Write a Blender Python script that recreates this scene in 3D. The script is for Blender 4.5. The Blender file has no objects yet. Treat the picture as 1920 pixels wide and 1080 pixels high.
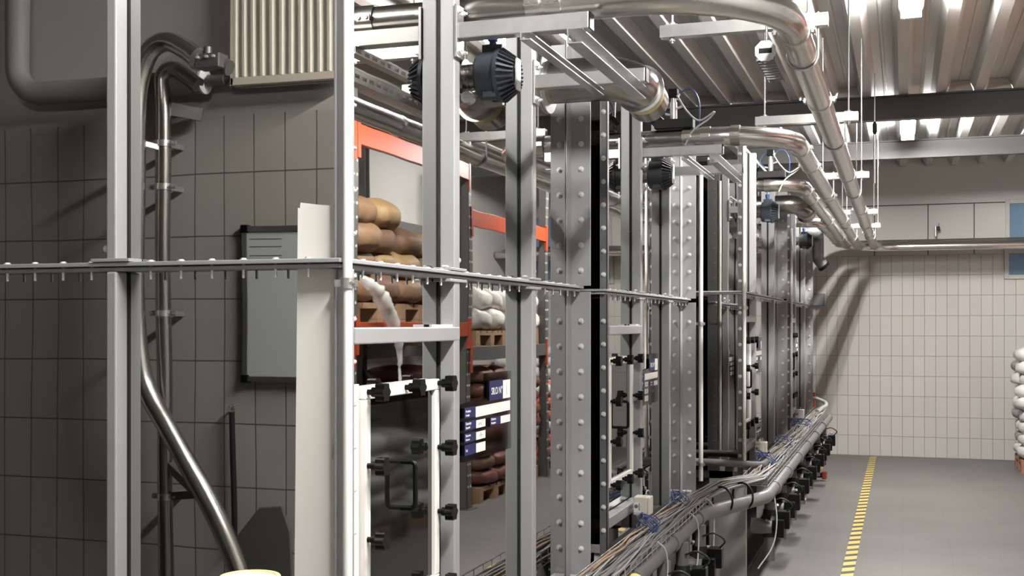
import bpy, bmesh, math, random
from mathutils import Vector, Matrix, noise
random.seed(11)
C = bpy.context.scene.collection
PI = math.pi

# ------------------------------------------------------------------ materials
def new_mat(name):
    m = bpy.data.materials.new(name); m.use_nodes = True
    nt = m.node_tree; nt.nodes.clear()
    out = nt.nodes.new('ShaderNodeOutputMaterial')
    return m, nt, out

def N(nt, typ, **kw):
    n = nt.nodes.new(typ)
    for k, v in kw.items():
        if k in n.inputs.keys(): n.inputs[k].default_value = v
        else: setattr(n, k, v)
    return n

def rgba(c): return (c[0], c[1], c[2], 1.0)

def pmat(name, col, rough=.5, metal=0., var=.0, scale=8., bump=0., bscale=40., spec=.5, alpha=1., coat=0., stretch=None):
    """principled surface with a gentle procedural variation of tone and relief"""
    m, nt, out = new_mat(name)
    b = N(nt, 'ShaderNodeBsdfPrincipled')
    b.inputs['Roughness'].default_value = rough
    b.inputs['Metallic'].default_value = metal
    b.inputs['Specular IOR Level'].default_value = spec
    b.inputs['Coat Weight'].default_value = coat
    b.inputs['Alpha'].default_value = alpha
    tc = N(nt, 'ShaderNodeTexCoord')
    src = tc.outputs['Object']
    if stretch:
        mp = N(nt, 'ShaderNodeMapping'); mp.inputs['Scale'].default_value = stretch
        nt.links.new(src, mp.inputs['Vector']); src = mp.outputs['Vector']
    nz = N(nt, 'ShaderNodeTexNoise', Scale=scale, Detail=4.0)
    nt.links.new(src, nz.inputs['Vector'])
    mx = N(nt, 'ShaderNodeMix'); mx.data_type = 'RGBA'
    mx.inputs[6].default_value = rgba([max(0, c*(1-var)) for c in col])
    mx.inputs[7].default_value = rgba([min(1, c*(1+var)) for c in col])
    nt.links.new(nz.outputs['Fac'], mx.inputs[0])
    nt.links.new(mx.outputs[2], b.inputs['Base Color'])
    if bump:
        n2 = N(nt, 'ShaderNodeTexNoise', Scale=bscale, Detail=3.0)
        nt.links.new(src, n2.inputs['Vector'])
        bp = N(nt, 'ShaderNodeBump'); bp.inputs['Strength'].default_value = 1.0
        bp.inputs['Distance'].default_value = bump
        nt.links.new(n2.outputs['Fac'], bp.inputs['Height'])
        nt.links.new(bp.outputs['Normal'], b.inputs['Normal'])
    nt.links.new(b.outputs[0], out.inputs[0])
    return m

def emit_mat(name, col, s):
    m, nt, out = new_mat(name)
    e = N(nt, 'ShaderNodeEmission'); e.inputs[0].default_value = rgba(col); e.inputs[1].default_value = s
    nt.links.new(e.outputs[0], out.inputs[0]); return m

def tile_mat(name, axis, tile, mortar, grout_w=.0035, tw=.13, th=.25, rough=.3, top=None, top_col=None, bump=.003):
    """tall wall tiles in straight rows up to height `top`, plain paint above"""
    m, nt, out = new_mat(name)
    g = N(nt, 'ShaderNodeNewGeometry')
    sx = N(nt, 'ShaderNodeSeparateXYZ'); nt.links.new(g.outputs['Position'], sx.inputs[0])
    cb = N(nt, 'ShaderNodeCombineXYZ')
    nt.links.new(sx.outputs[axis], cb.inputs[0]); nt.links.new(sx.outputs['Z'], cb.inputs[1])
    br = N(nt, 'ShaderNodeTexBrick', offset=0.0, squash=1.0)
    br.inputs['Scale'].default_value = 1.0
    br.inputs['Brick Width'].default_value = tw; br.inputs['Row Height'].default_value = th
    br.inputs['Mortar Size'].default_value = grout_w; br.inputs['Mortar Smooth'].default_value = .45
    br.inputs['Bias'].default_value = 0.0
    br.inputs['Color1'].default_value = rgba(tile); br.inputs['Color2'].default_value = rgba([c*.95 for c in tile])
    br.inputs['Mortar'].default_value = rgba(mortar)
    nt.links.new(cb.outputs[0], br.inputs['Vector'])
    b = N(nt, 'ShaderNodeBsdfPrincipled'); b.inputs['Roughness'].default_value = rough
    col = br.outputs['Color']
    bp = N(nt, 'ShaderNodeBump', invert=True); bp.inputs['Distance'].default_value = bump
    nt.links.new(br.outputs['Fac'], bp.inputs['Height'])
    if top is not None:
        gt = N(nt, 'ShaderNodeMath', operation='GREATER_THAN'); gt.inputs[1].default_value = top
        nt.links.new(sx.outputs['Z'], gt.inputs[0])
        mx = N(nt, 'ShaderNodeMix'); mx.data_type = 'RGBA'; mx.inputs[7].default_value = rgba(top_col)
        nt.links.new(gt.outputs[0], mx.inputs[0]); nt.links.new(col, mx.inputs[6]); col = mx.outputs[2]
        rr = N(nt, 'ShaderNodeMapRange'); rr.inputs[3].default_value = rough; rr.inputs[4].default_value = .7
        nt.links.new(gt.outputs[0], rr.inputs[0]); nt.links.new(rr.outputs[0], b.inputs['Roughness'])
        iv = N(nt, 'ShaderNodeMath', operation='SUBTRACT'); iv.inputs[0].default_value = 1.0
        nt.links.new(gt.outputs[0], iv.inputs[1]); nt.links.new(iv.outputs[0], bp.inputs['Strength'])
    nt.links.new(col, b.inputs['Base Color']); nt.links.new(bp.outputs[0], b.inputs['Normal'])
    nt.links.new(b.outputs[0], out.inputs[0]); return m

def floor_mat():
    m, nt, out = new_mat('floor_tiles')
    g = N(nt, 'ShaderNodeNewGeometry')
    br = N(nt, 'ShaderNodeTexBrick', offset=0.0)
    br.inputs['Scale'].default_value = 1.0; br.inputs['Brick Width'].default_value = .33; br.inputs['Row Height'].default_value = .33
    br.inputs['Mortar Size'].default_value = .002; br.inputs['Mortar Smooth'].default_value = .2
    br.inputs['Color1'].default_value = (.152, .146, .138, 1); br.inputs['Color2'].default_value = (.146, .140, .132, 1)
    br.inputs['Mortar'].default_value = (.120, .115, .109, 1)
    nt.links.new(g.outputs['Position'], br.inputs['Vector'])
    nz = N(nt, 'ShaderNodeTexNoise', Scale=1.3, Detail=6.0); nt.links.new(g.outputs['Position'], nz.inputs['Vector'])
    mr = N(nt, 'ShaderNodeMapRange'); mr.inputs[1].default_value = .3; mr.inputs[2].default_value = .7; mr.inputs[3].default_value = .88; mr.inputs[4].default_value = 1.1
    nt.links.new(nz.outputs['Fac'], mr.inputs[0])
    mul = N(nt, 'ShaderNodeMix'); mul.data_type = 'RGBA'; mul.blend_type = 'MULTIPLY'; mul.inputs[0].default_value = 1.0
    nt.links.new(br.outputs['Color'], mul.inputs[6]); nt.links.new(mr.outputs[0], mul.inputs[7])
    # scuffed pale flour marks
    n3 = N(nt, 'ShaderNodeTexNoise', Scale=3.1, Detail=8.0, Roughness=.7); nt.links.new(g.outputs['Position'], n3.inputs['Vector'])
    r3 = N(nt, 'ShaderNodeMapRange'); r3.inputs[1].default_value = .68; r3.inputs[2].default_value = .8; r3.inputs[4].default_value = .35
    nt.links.new(n3.outputs['Fac'], r3.inputs[0])
    mx = N(nt, 'ShaderNodeMix'); mx.data_type = 'RGBA'; mx.inputs[7].default_value = (.42, .41, .39, 1)
    nt.links.new(r3.outputs[0], mx.inputs[0]); nt.links.new(mul.outputs[2], mx.inputs[6])
    b = N(nt, 'ShaderNodeBsdfPrincipled'); b.inputs['Roughness'].default_value = .5
    b.inputs['Specular IOR Level'].default_value = .35
    nt.links.new(mx.outputs[2], b.inputs['Base Color'])
    nt.links.new(b.outputs[0], out.inputs[0]); return m

def tape_mat():
    m, nt, out = new_mat('hazard_stripes')
    g = N(nt, 'ShaderNodeNewGeometry'); sx = N(nt, 'ShaderNodeSeparateXYZ'); nt.links.new(g.outputs['Position'], sx.inputs[0])
    a = N(nt, 'ShaderNodeMath', operation='MULTIPLY'); a.inputs[1].default_value = -.8; nt.links.new(sx.outputs['X'], a.inputs[0])
    s = N(nt, 'ShaderNodeMath', operation='ADD'); nt.links.new(sx.outputs['Y'], s.inputs[0]); nt.links.new(a.outputs[0], s.inputs[1])
    d = N(nt, 'ShaderNodeMath', operation='DIVIDE'); d.inputs[1].default_value = .205; nt.links.new(s.outputs[0], d.inputs[0])
    f = N(nt, 'ShaderNodeMath', operation='FRACT'); nt.links.new(d.outputs[0], f.inputs[0])
    gt = N(nt, 'ShaderNodeMath', operation='GREATER_THAN'); gt.inputs[1].default_value = .58; nt.links.new(f.outputs[0], gt.inputs[0])
    mx = N(nt, 'ShaderNodeMix'); mx.data_type = 'RGBA'; mx.inputs[6].default_value = (.66, .50, .14, 1); mx.inputs[7].default_value = (.035, .028, .022, 1)
    nt.links.new(gt.outputs[0], mx.inputs[0])
    b = N(nt, 'ShaderNodeBsdfPrincipled'); b.inputs['Roughness'].default_value = .5
    nt.links.new(mx.outputs[2], b.inputs['Base Color']); nt.links.new(b.outputs[0], out.inputs[0]); return m

def mirror_mat():
    """polished sheet steel, very slightly wavy"""
    m, nt, out = new_mat('polished_steel_sheet')
    b = N(nt, 'ShaderNodeBsdfPrincipled')
    b.inputs['Base Color'].default_value = (.49, .485, .468, 1); b.inputs['Metallic'].default_value = 1.0
    b.inputs['Roughness'].default_value = .014
    g = N(nt, 'ShaderNodeNewGeometry')
    mp = N(nt, 'ShaderNodeMapping'); mp.inputs['Scale'].default_value = (1.6, 1.6, .9); nt.links.new(g.outputs['Position'], mp.inputs[0])
    nz = N(nt, 'ShaderNodeTexNoise', Scale=1.6, Detail=1.0); nt.links.new(mp.outputs[0], nz.inputs['Vector'])
    bp = N(nt, 'ShaderNodeBump'); bp.inputs['Strength'].default_value = 1.0; bp.inputs['Distance'].default_value = .0009
    nt.links.new(nz.outputs['Fac'], bp.inputs['Height']); nt.links.new(bp.outputs[0], b.inputs['Normal'])
    nt.links.new(b.outputs[0], out.inputs[0]); return m

def clear_mat(name, tint, rough=.05, ior=1.5, boost=1.0):
    m, nt, out = new_mat(name)
    t = N(nt, 'ShaderNodeBsdfTransparent'); t.inputs[0].default_value = rgba(tint)
    gl = N(nt, 'ShaderNodeBsdfGlossy'); gl.inputs['Roughness'].default_value = rough
    fr = N(nt, 'ShaderNodeFresnel'); fr.inputs[0].default_value = ior
    mu = N(nt, 'ShaderNodeMath', operation='MULTIPLY', use_clamp=True); mu.inputs[1].default_value = boost
    nt.links.new(fr.outputs[0], mu.inputs[0])
    mx = N(nt, 'ShaderNodeMixShader'); nt.links.new(mu.outputs[0], mx.inputs[0])
    nt.links.new(t.outputs[0], mx.inputs[1]); nt.links.new(gl.outputs[0], mx.inputs[2]); nt.links.new(mx.outputs[0], out.inputs[0]); return m

def film_mat():
    m, nt, out = new_mat('stretch_film')
    t = N(nt, 'ShaderNodeBsdfTransparent')
    b = N(nt, 'ShaderNodeBsdfPrincipled'); b.inputs['Base Color'].default_value = (.85, .84, .82, 1); b.inputs['Roughness'].default_value = .25
    mx = N(nt, 'ShaderNodeMixShader'); mx.inputs[0].default_value = .55
    nt.links.new(t.outputs[0], mx.inputs[1]); nt.links.new(b.outputs[0], mx.inputs[2]); nt.links.new(mx.outputs[0], out.inputs[0]); return m

def sack_print_mat(name, base, spot):
    m, nt, out = new_mat(name)
    tc = N(nt, 'ShaderNodeTexCoord')
    vo = N(nt, 'ShaderNodeTexVoronoi', Scale=3.0); nt.links.new(tc.outputs['Object'], vo.inputs['Vector'])
    lt = N(nt, 'ShaderNodeMath', operation='LESS_THAN'); lt.inputs[1].default_value = .30; nt.links.new(vo.outputs['Distance'], lt.inputs[0])
    mx = N(nt, 'ShaderNodeMix'); mx.data_type = 'RGBA'; mx.inputs[6].default_value = rgba(base); mx.inputs[7].default_value = rgba(spot)
    nt.links.new(lt.outputs[0], mx.inputs[0])
    b = N(nt, 'ShaderNodeBsdfPrincipled'); b.inputs['Roughness'].default_value = .45; nt.links.new(mx.outputs[2], b.inputs['Base Color'])
    nz = N(nt, 'ShaderNodeTexNoise', Scale=9.0, Detail=3.0); nt.links.new(tc.outputs['Object'], nz.inputs['Vector'])
    bp = N(nt, 'ShaderNodeBump'); bp.inputs['Distance'].default_value = .02; nt.links.new(nz.outputs['Fac'], bp.inputs['Height'])
    nt.links.new(bp.outputs[0], b.inputs['Normal']); nt.links.new(b.outputs[0], out.inputs[0]); return m

M = {
 'mirror': mirror_mat(),
 'post': pmat('grey_painted_steel', (.375, .378, .386), .38, .3, .05, 5, 0),
 'dgrey': pmat('dull_steel', (.20, .20, .205), .45, .6, .1, 5),
 'galv': pmat('galvanised_steel', (.62, .62, .61), .28, .85, .15, 30),
 'pipe': pmat('stainless_pipe', (.68, .66, .63), .23, 1.0, .08, 6, .0004, 60),
 'pipe_dark': pmat('dull_stainless_pipe', (.36, .345, .325), .25, 1.0, .12, 6, .0004, 60),
 'zinc': pmat('zinc_bolt', (.78, .78, .77), .3, .35, .1, 40),
 'white': pmat('white_powder_coat', (.80, .78, .745), .35, 0, .03, 6),
 'black': pmat('black_plastic', (.003, .003, .0032), .42, 0, .2, 20, 0, 40, .2),
 'blackm': pmat('black_rough_plastic', (.010, .010, .011), .55, 0, .2, 20, 0, 40, .3),
 'slate': pmat('slate_cast_housing', (.045, .052, .066), .5, .1, .12, 12, .0006, 120),
 'slate_l': pmat('pale_slate_cast_housing', (.085, .105, .135), .5, .1, .12, 12, .0006, 120),
 'slate_d': pmat('black_cast_housing', (.018, .02, .024), .5, .1, .12, 12, .0006, 120),
 'acrylic': pmat('smoked_acrylic', (.008, .008, .0075), .05, 0, .2, 3, 0, 40, .38),
 'seal': pmat('black_seal', (.006, .006, .006), .8),
 'cream': pmat('cream_enclosure', (.66, .61, .53), .45, 0, .03, 6),
 'paper': pmat('off_white_sheet', (.87, .845, .80), .6, 0, .04, 3),
 'stain': pmat('grey_stain', (.55, .53, .49), .6, 0, .1, 9),
 'label_white': pmat('label_white', (.82, .82, .80), .4, 0, .02, 6),
 'label_blue': pmat('label_blue', (.011, .014, .085), .4, 0, .05, 6),
 'ink': pmat('pencil_ink', (.25, .25, .26), .6),
 'plate': clear_mat('clear_grey_acrylic_plate', (.66, .66, .64), .05, 1.45, .6),
 'orange': pmat('orange_rack_paint', (.40, .058, .018), .4, 0, .08, 4),
 'upright': pmat('rack_upright_steel', (.14, .14, .135), .45, .4, .1, 6),
 'kraft': pmat('kraft_paper', (.215, .126, .07), .62, 0, .25, 6, .022, 7),
 'kraft_y': pmat('yellow_kraft_paper', (.31, .205, .095), .6, 0, .15, 5, .02, 7),
 'kraft_d': pmat('brown_kraft_paper', (.15, .082, .05), .65, 0, .2, 5, .012, 7),
 'sack_grey': pmat('grey_sack', (.26, .25, .24), .6, 0, .15, 5, .01, 7),
 'sack_white': pmat('white_sack', (.66, .645, .615), .45, 0, .06, 5, .012, 8),
 'sack_print': sack_print_mat('white_sack_with_orange_print', (.75, .73, .69), (.55, .14, .04)),
 'sack_orange': sack_print_mat('orange_and_white_sack', (.62, .13, .05), (.7, .66, .6)),
 'sack_red': pmat('dark_red_sack', (.13, .045, .03), .6, 0, .2, 5, .01, 7),
 'film': film_mat(),
 'wood': pmat('pallet_wood', (.32, .20, .12), .75, 0, .25, 12, 0, 40, .3, 1, 0, (1, 12, 12)),
 'brickw': pmat('reddish_pallet_wood', (.36, .17, .10), .75, 0, .25, 12),
 'deck': pmat('coated_deck_sheet', (.575, .578, .556), .52, .0, .04, 2.0, 0, 40, .5),
 'beam': pmat('dark_beam_paint', (.075, .075, .072), .5, 0, .1, 3),
 'beam_l': pmat('pale_beam_paint', (.085, .083, .079), .5, 0, .05, 3),
 'plaster': pmat('wall_paint', (.58, .56, .525), .75, 0, .04, 1.5),
 'plaster_w': pmat('white_wall_paint', (.55, .54, .525), .75, 0, .03, 1.5),
 'panel_wall': pmat('upper_wall_panel', (.68, .66, .63), .6, 0, .03, 1.5),
 'seam': pmat('panel_joint', (.085, .083, .079), .7),
 'radiator': pmat('cream_radiator_enamel', (.62, .57, .50), .4, 0, .02, 4),
 'lag': pmat('pipe_lagging', (.26, .255, .24), .6, 0, .06, 3),
 'board': pmat('whiteboard_enamel', (.58, .60, .63), .2, 0, .02, 2),
 'bframe': pmat('board_frame', (.18, .18, .18), .4, .3),
 'alu': pmat('aluminium', (.60, .60, .60), .3, 1.0, .05, 10),
 'cable_g': pmat('grey_cable', (.27, .268, .26), .5, 0, .2, 6),
 'cable_l': pmat('pale_cable', (.48, .475, .46), .5, 0, .1, 6),
 'cable_b': pmat('blue_hose', (.035, .075, .20), .4, 0, .1, 6),
 'cable_o': pmat('orange_cable', (.30, .215, .14), .5, 0, .15, 6),
 'cable_k': pmat('black_cable', (.02, .02, .02), .5),
 'wire': pmat('zinc_wire', (.66, .66, .65), .3, .9, .05, 10),
 'duct': pmat('grey_plastic_pipe', (.135, .133, .128), .42, 0, .08, 5),
 'yellow': pmat('yellow_plastic', (.80, .62, .18), .4, 0, .05, 6),
 'yellow_p': pmat('pale_yellow_rim', (.82, .70, .30), .4, 0, .05, 6),
 'redp': pmat('red_rubber', (.28, .035, .025), .5),
 'blueglass': pmat('blue_window_glass', (.20, .32, .46), .12, 0, .06, 2),
 'wframe': pmat('window_frame_paint', (.60, .58, .54), .5),
 'tube': emit_mat('fluorescent_tube', (1.0, .975, .935), 345.0),
 'tray': pmat('luminaire_housing', (.75, .74, .72), .4, 0, .02, 4),
 'tile_far': tile_mat('far_wall_tiles', 'X', (.66, .63, .595), (.29, .275, .26), .0028, .13, .25, .28),
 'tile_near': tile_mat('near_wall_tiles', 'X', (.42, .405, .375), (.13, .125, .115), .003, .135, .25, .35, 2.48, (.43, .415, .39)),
 'tile_side': tile_mat('side_wall_tiles', 'Y', (.58, .555, .52), (.3, .28, .26), .0028, .13, .25, .3, 2.5, (.55, .53, .5)),
 'dkblade': pmat('dark_grey_rubber', (.10, .097, .09), .7, 0, .1, 6),
 'legpaint': pmat('pale_leg_paint', (.56, .555, .54), .45, 0, .04, 4),
 'gland': pmat('blue_cable_gland', (.05, .14, .36), .4, 0, .05, 8),
 'dark_slab': pmat('near_black_slab', (.022, .022, .021), .7, 0, .2, 3),
 'floor': floor_mat(), 'tape': tape_mat(),
}

# ------------------------------------------------------------------ mesh builder
def frame_of(d):
    d = Vector(d).normalized()
    up = Vector((0, 0, 1)) if abs(d.z) < .95 else Vector((1, 0, 0))
    a = d.cross(up).normalized(); b = d.cross(a).normalized()
    return a, b

class MB:
    def __init__(s): s.v = []; s.f = []; s.sm = []
    def _add(s, vs, fs, smooth):
        o = len(s.v); s.v += [tuple(v) for v in vs]
        for f in fs: s.f.append(tuple(i+o for i in f)); s.sm.append(smooth)
        return s
    def box(s, x0, x1, y0, y1, z0, z1):
        v = [(x, y, z) for x in (x0, x1) for y in (y0, y1) for z in (z0, z1)]
        return s._add(v, [(0,1,3,2),(4,6,7,5),(0,4,5,1),(2,3,7,6),(0,2,6,4),(1,5,7,3)], False)
    def obox(s, c, ax, ay, az):
        c = Vector(c); ax, ay, az = Vector(ax), Vector(ay), Vector(az)
        v = [c+ax*i+ay*j+az*k for i in (-1,1) for j in (-1,1) for k in (-1,1)]
        return s._add(v, [(0,1,3,2),(4,6,7,5),(0,4,5,1),(2,3,7,6),(0,2,6,4),(1,5,7,3)], False)
    def bar(s, p0, p1, w, h, up=(0,0,1)):
        p0, p1 = Vector(p0), Vector(p1); d = p1-p0; L = d.length; d.normalize()
        a = d.cross(Vector(up)).normalized(); b = a.cross(d).normalized()
        return s.obox((p0+p1)/2, d*L/2, a*w/2, b*h/2)
    def tube(s, pts, r, n=12, caps=True, radii=None):
        pts = [Vector(p) for p in pts]; rings = []
        a = None
        for i, p in enumerate(pts):
            t = (pts[min(i+1, len(pts)-1)] - pts[max(i-1, 0)]).normalized()
            if a is None: a, b = frame_of(t)
            else:
                a = (a - t*a.dot(t)).normalized(); b = t.cross(a).normalized()
            rr = radii[i] if radii else r
            rings.append([p + a*math.cos(2*PI*k/n)*rr + b*math.sin(2*PI*k/n)*rr for k in range(n)])
        v = [q for R in rings for q in R]
        f = []
        for i in range(len(rings)-1):
            for k in range(n):
                k2 = (k+1) % n
                f.append((i*n+k, i*n+k2, (i+1)*n+k2, (i+1)*n+k))
        s._add(v, f, True)
        if caps:
            s._add(rings[0], [tuple(range(n))[::-1]], False); s._add(rings[-1], [tuple(range(n))], False)
        return s
    def cyl(s, p0, p1, r, n=16): return s.tube([p0, p1], r, n)
    def pipe(s, p0, p1, r, ri, n=24):
        """hollow open-ended sleeve"""
        s.tube([p0, p1], r, n, caps=False); s.tube([p1, p0], ri, n, caps=False)
        for p in (p0, p1): s.ring(p, Vector(p1)-Vector(p0), r, ri, n)
        return s
    def ring(s, p, d, r, ri, n=24):
        a, b = frame_of(d); p = Vector(p)
        v = [p + (a*math.cos(2*PI*k/n)+b*math.sin(2*PI*k/n))*q for q in (r, ri) for k in range(n)]
        return s._add(v, [(k, (k+1)%n, n+(k+1)%n, n+k) for k in range(n)], False)
    def lathe(s, p, d, prof, n=24):
        a, b = frame_of(d); p = Vector(p); d = Vector(d).normalized()
        for i in range(len(prof)-1):
            v = []
            for (h, r) in prof[i:i+2]:
                v += [p + d*h + (a*math.cos(2*PI*k/n)+b*math.sin(2*PI*k/n))*r for k in range(n)]
            s._add(v, [(k, (k+1)%n, n+(k+1)%n, n+k) for k in range(n)], True)
        return s
    def sphere(s, c, rx, ry, rz, n=12, m=8):
        c = Vector(c); v = []; f = []
        for i in range(m+1):
            t = PI*i/m
            for k in range(n):
                q = 2*PI*k/n
                v.append(c+Vector((rx*math.sin(t)*math.cos(q), ry*math.sin(t)*math.sin(q), rz*math.cos(t))))
        for i in range(m):
            for k in range(n): f.append((i*n+k, (i+1)*n+k, (i+1)*n+(k+1)%n, i*n+(k+1)%n))
        return s._add(v, f, True)
    def prism(s, poly, axis, a0, a1):
        """extrude a 2D polygon along axis 'X','Y' or 'Z'"""
        def P(u, w, t): return {'X': (t, u, w), 'Y': (u, t, w), 'Z': (u, w, t)}[axis]
        n = len(poly); v = [P(u, w, a0) for u, w in poly]+[P(u, w, a1) for u, w in poly]
        f = [tuple(range(n))[::-1], tuple(range(n, 2*n))]+[(i, (i+1)%n, n+(i+1)%n, n+i) for i in range(n)]
        return s._add(v, f, False)
    def build(s, name, mat, parent=None, origin=None, bevel=0, **props):
        me = bpy.data.meshes.new(name)
        if parent is not None: org = Vector(world_loc(parent)) if origin is None else Vector(origin)
        elif origin is not None: org = Vector(origin)
        else:
            xs = [v[0] for v in s.v]; ys = [v[1] for v in s.v]; zs = [v[2] for v in s.v]
            org = Vector(((min(xs)+max(xs))/2, (min(ys)+max(ys))/2, min(zs)))
        me.from_pydata([Vector(v)-org for v in s.v], [], s.f)
        me.polygons.foreach_set('use_smooth', s.sm)
        bm = bmesh.new(); bm.from_mesh(me); bmesh.ops.recalc_face_normals(bm, faces=bm.faces); bm.to_mesh(me); bm.free()
        me.materials.append(M[mat] if isinstance(mat, str) else mat)
        o = bpy.data.objects.new(name, me); C.objects.link(o)
        if parent is not None:
            o.parent = parent; o.location = org - Vector(world_loc(parent)); WL[o.name] = org
        else: o.location = org; WL[o.name] = org
        if bevel:
            md = o.modifiers.new('edge', 'BEVEL'); md.width = bevel; md.segments = 2; md.limit_method = 'ANGLE'; md.angle_limit = .7
        for k, v in props.items(): o[k] = v
        return o

WL = {}
def world_loc(o): return WL[o.name]

def tag(o, label, cat, group=None, kind=None):
    o['label'] = label; o['category'] = cat
    if group: o['group'] = group
    if kind: o['kind'] = kind
    return o

def thing(name, loc, label, cat, group=None):
    o = bpy.data.objects.new(name, None); C.objects.link(o); o.location = loc; o.empty_display_size = .1
    WL[o.name] = Vector(loc)
    return tag(o, label, cat, group)

def inst(name, mesh, loc, parent=None, rot=None, **props):
    o = bpy.data.objects.new(name, mesh); C.objects.link(o)
    if parent is not None:
        o.parent = parent; o.location = Vector(loc)-Vector(world_loc(parent))
    else: o.location = loc
    if rot: o.rotation_euler = rot
    WL[o.name] = Vector(loc)
    for k, v in props.items(): o[k] = v
    return o

def struct(o): o['kind'] = 'structure'; return o

def fillet(pts, rad, n=8):
    """round the corners of a polyline"""
    pts = [Vector(p) for p in pts]; out = [pts[0]]
    for i in range(1, len(pts)-1):
        p, a, b = pts[i], pts[i-1], pts[i+1]
        r = rad[i-1] if isinstance(rad, (list, tuple)) else rad
        u = (a-p); w = (b-p); ang = u.angle(w)
        d = min(r/math.tan(ang/2), u.length*.49 if i > 1 else u.length*.98, w.length*.49 if i < len(pts)-2 else w.length*.98)
        u.normalize(); w.normalize()
        p0, p1 = p+u*d, p+w*d
        rr = d*math.tan(ang/2)
        cdir = (u+w).normalized(); c = p + cdir*(rr/math.sin(ang/2))
        v0 = p0-c; v1 = p1-c; th = v0.angle(v1); ax = v0.cross(v1).normalized()
        for k in range(n+1): out.append(c + Matrix.Rotation(th*k/n, 3, ax) @ v0)
    out.append(pts[-1]); return out

def smooth_path(pts, n=6):
    """Catmull-Rom through points"""
    P = [Vector(p) for p in pts]; P = [P[0]*2-P[1]]+P+[P[-1]*2-P[-2]]; out = []
    for i in range(1, len(P)-2):
        for k in range(n):
            t = k/n
            out.append(.5*((2*P[i])+(P[i+1]-P[i-1])*t+(2*P[i-1]-5*P[i]+4*P[i+1]-P[i+2])*t*t+(3*P[i]-P[i-1]-3*P[i+1]+P[i+2])*t**3))
    out.append(P[-2]); return out

def text(name, s, loc, size, mat, parent, sx=1.0):
    cu = bpy.data.curves.new(name, 'FONT'); cu.body = s; cu.size = size; cu.extrude = .0003
    t = bpy.data.objects.new(name, cu); C.objects.link(t); bpy.context.view_layer.update()
    me = bpy.data.meshes.new_from_object(t.evaluated_get(bpy.context.evaluated_depsgraph_get()))
    bpy.data.objects.remove(t); bpy.data.curves.remove(cu)
    me.materials.clear(); me.materials.append(M[mat])
    o = inst(name, me, loc, parent, (PI/2, 0, PI/2)); o.scale = (sx, 1, 1); return o

def mesh_of(mb, name, mat):
    me = bpy.data.meshes.new(name); me.from_pydata(mb.v, [], mb.f); me.polygons.foreach_set('use_smooth', mb.sm)
    bm = bmesh.new(); bm.from_mesh(me); bmesh.ops.recalc_face_normals(bm, faces=bm.faces); bm.to_mesh(me); bm.free()
    me.materials.append(M[mat]); return me

def bolt_mesh(name, d, mat='zinc', r=.009, L=.008, back=.014, tip=True):
    """hex head, washer and the shank end, axis d"""
    b = MB(); d = Vector(d)
    b.cyl((0,0,0), d*.002, r*1.35, 12); b.cyl(d*.002, d*L, r, 6)
    if tip: b.cyl(d*L, d*(L+.006), r*.55, 8)
    b.cyl(-d*back, (0,0,0), r*.5, 8)
    return mesh_of(b, name, mat)
BOLT_Y = bolt_mesh('bolt_facing_aisle_end', (0,-1,0), r=.0085)
BOLT_Z = bolt_mesh('bolt_upright', (0,0,1), r=.007, L=.005, back=.042, tip=False)
BOLT_X = bolt_mesh('bolt_sideways', (1,0,0), r=.007)

# ------------------------------------------------------------------ room
ROOM_X0, ROOM_X1, YB, YF, ZC = -6.0, 2.6, -2.6, 15.35, 3.6
struct(MB().box(ROOM_X0-.2, ROOM_X1+.2, YB-.2, YF+.2, -.1, 0).build('floor', 'floor'))
def deck():
    b = MB(); pitch = .30; x = ROOM_X0-.1; prof = []
    x = -6.03
    while x < ROOM_X1+.1:
        prof += [(x, ZC), (x+.075, ZC), (x+.113, ZC+.09), (x+.172, ZC+.09), (x+.180, ZC+.083), (x+.195, ZC+.083), (x+.203, ZC+.09), (x+.262, ZC+.09)]
        x += pitch
    prof.append((x, ZC))
    n = len(prof); v = [(p, YB-.1, z) for p, z in prof]+[(p, YF+.1, z) for p, z in prof]
    b._add(v, [(i, i+1, n+i+1, n+i) for i in range(n-1)], False)
    b.box(ROOM_X0-.2, ROOM_X1+.2, YB-.2, YF+.2, ZC+.12, ZC+.2)
    return struct(b.build('ceiling', 'deck'))
deck()
def wall(name, mat, *bx): return struct(MB().box(*bx).build(name, mat))
wall('wall_far', 'tile_far', ROOM_X0, ROOM_X1, YF, YF+.15, 0, 2.5)
w = wall('wall_far_upper', 'panel_wall', ROOM_X0, ROOM_X1, YF+.004, YF+.15, 2.5, ZC+.1)
b = MB()
for u in (-.33, .30, .83): b.box(u-.006, u+.006, YF-.001, YF+.004, 2.5, 3.12)
b.box(-1.2, ROOM_X1, YF-.001, YF+.004, 3.115, 3.127)
struct(b.build('trim_1', 'seam', w))
wall('wall_right', 'plaster_w', ROOM_X1, ROOM_X1+.15, YB, YF, 0, ZC+.1)
wall('wall_left', 'tile_side', ROOM_X0-.15, ROOM_X0, YB, YF, 0, ZC+.1)
wall('wall_back', 'plaster', ROOM_X0, ROOM_X1, YB-.15, YB, 0, ZC+.1)
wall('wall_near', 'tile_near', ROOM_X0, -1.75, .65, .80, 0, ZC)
def ibeam(name, y, z0, z1, mat, half=.05):
    b = MB(); b.box(ROOM_X0, ROOM_X1, y-half, y+half, z1-.012, z1); b.box(ROOM_X0, ROOM_X1, y-half, y+half, z0, z0+.012)
    b.box(ROOM_X0, ROOM_X1, y-half+.012, y-half+.022, z0+.012, z1-.012) if False else b.box(ROOM_X0, ROOM_X1, y-.006, y+.006, z0+.012, z1-.012)
    return struct(b.build(name, mat))
ibeam('beam_1', 10.56, 3.392, 3.598, 'beam'); ibeam('beam_2', 13.15, 3.405, 3.598, 'beam_l', .045)
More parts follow.
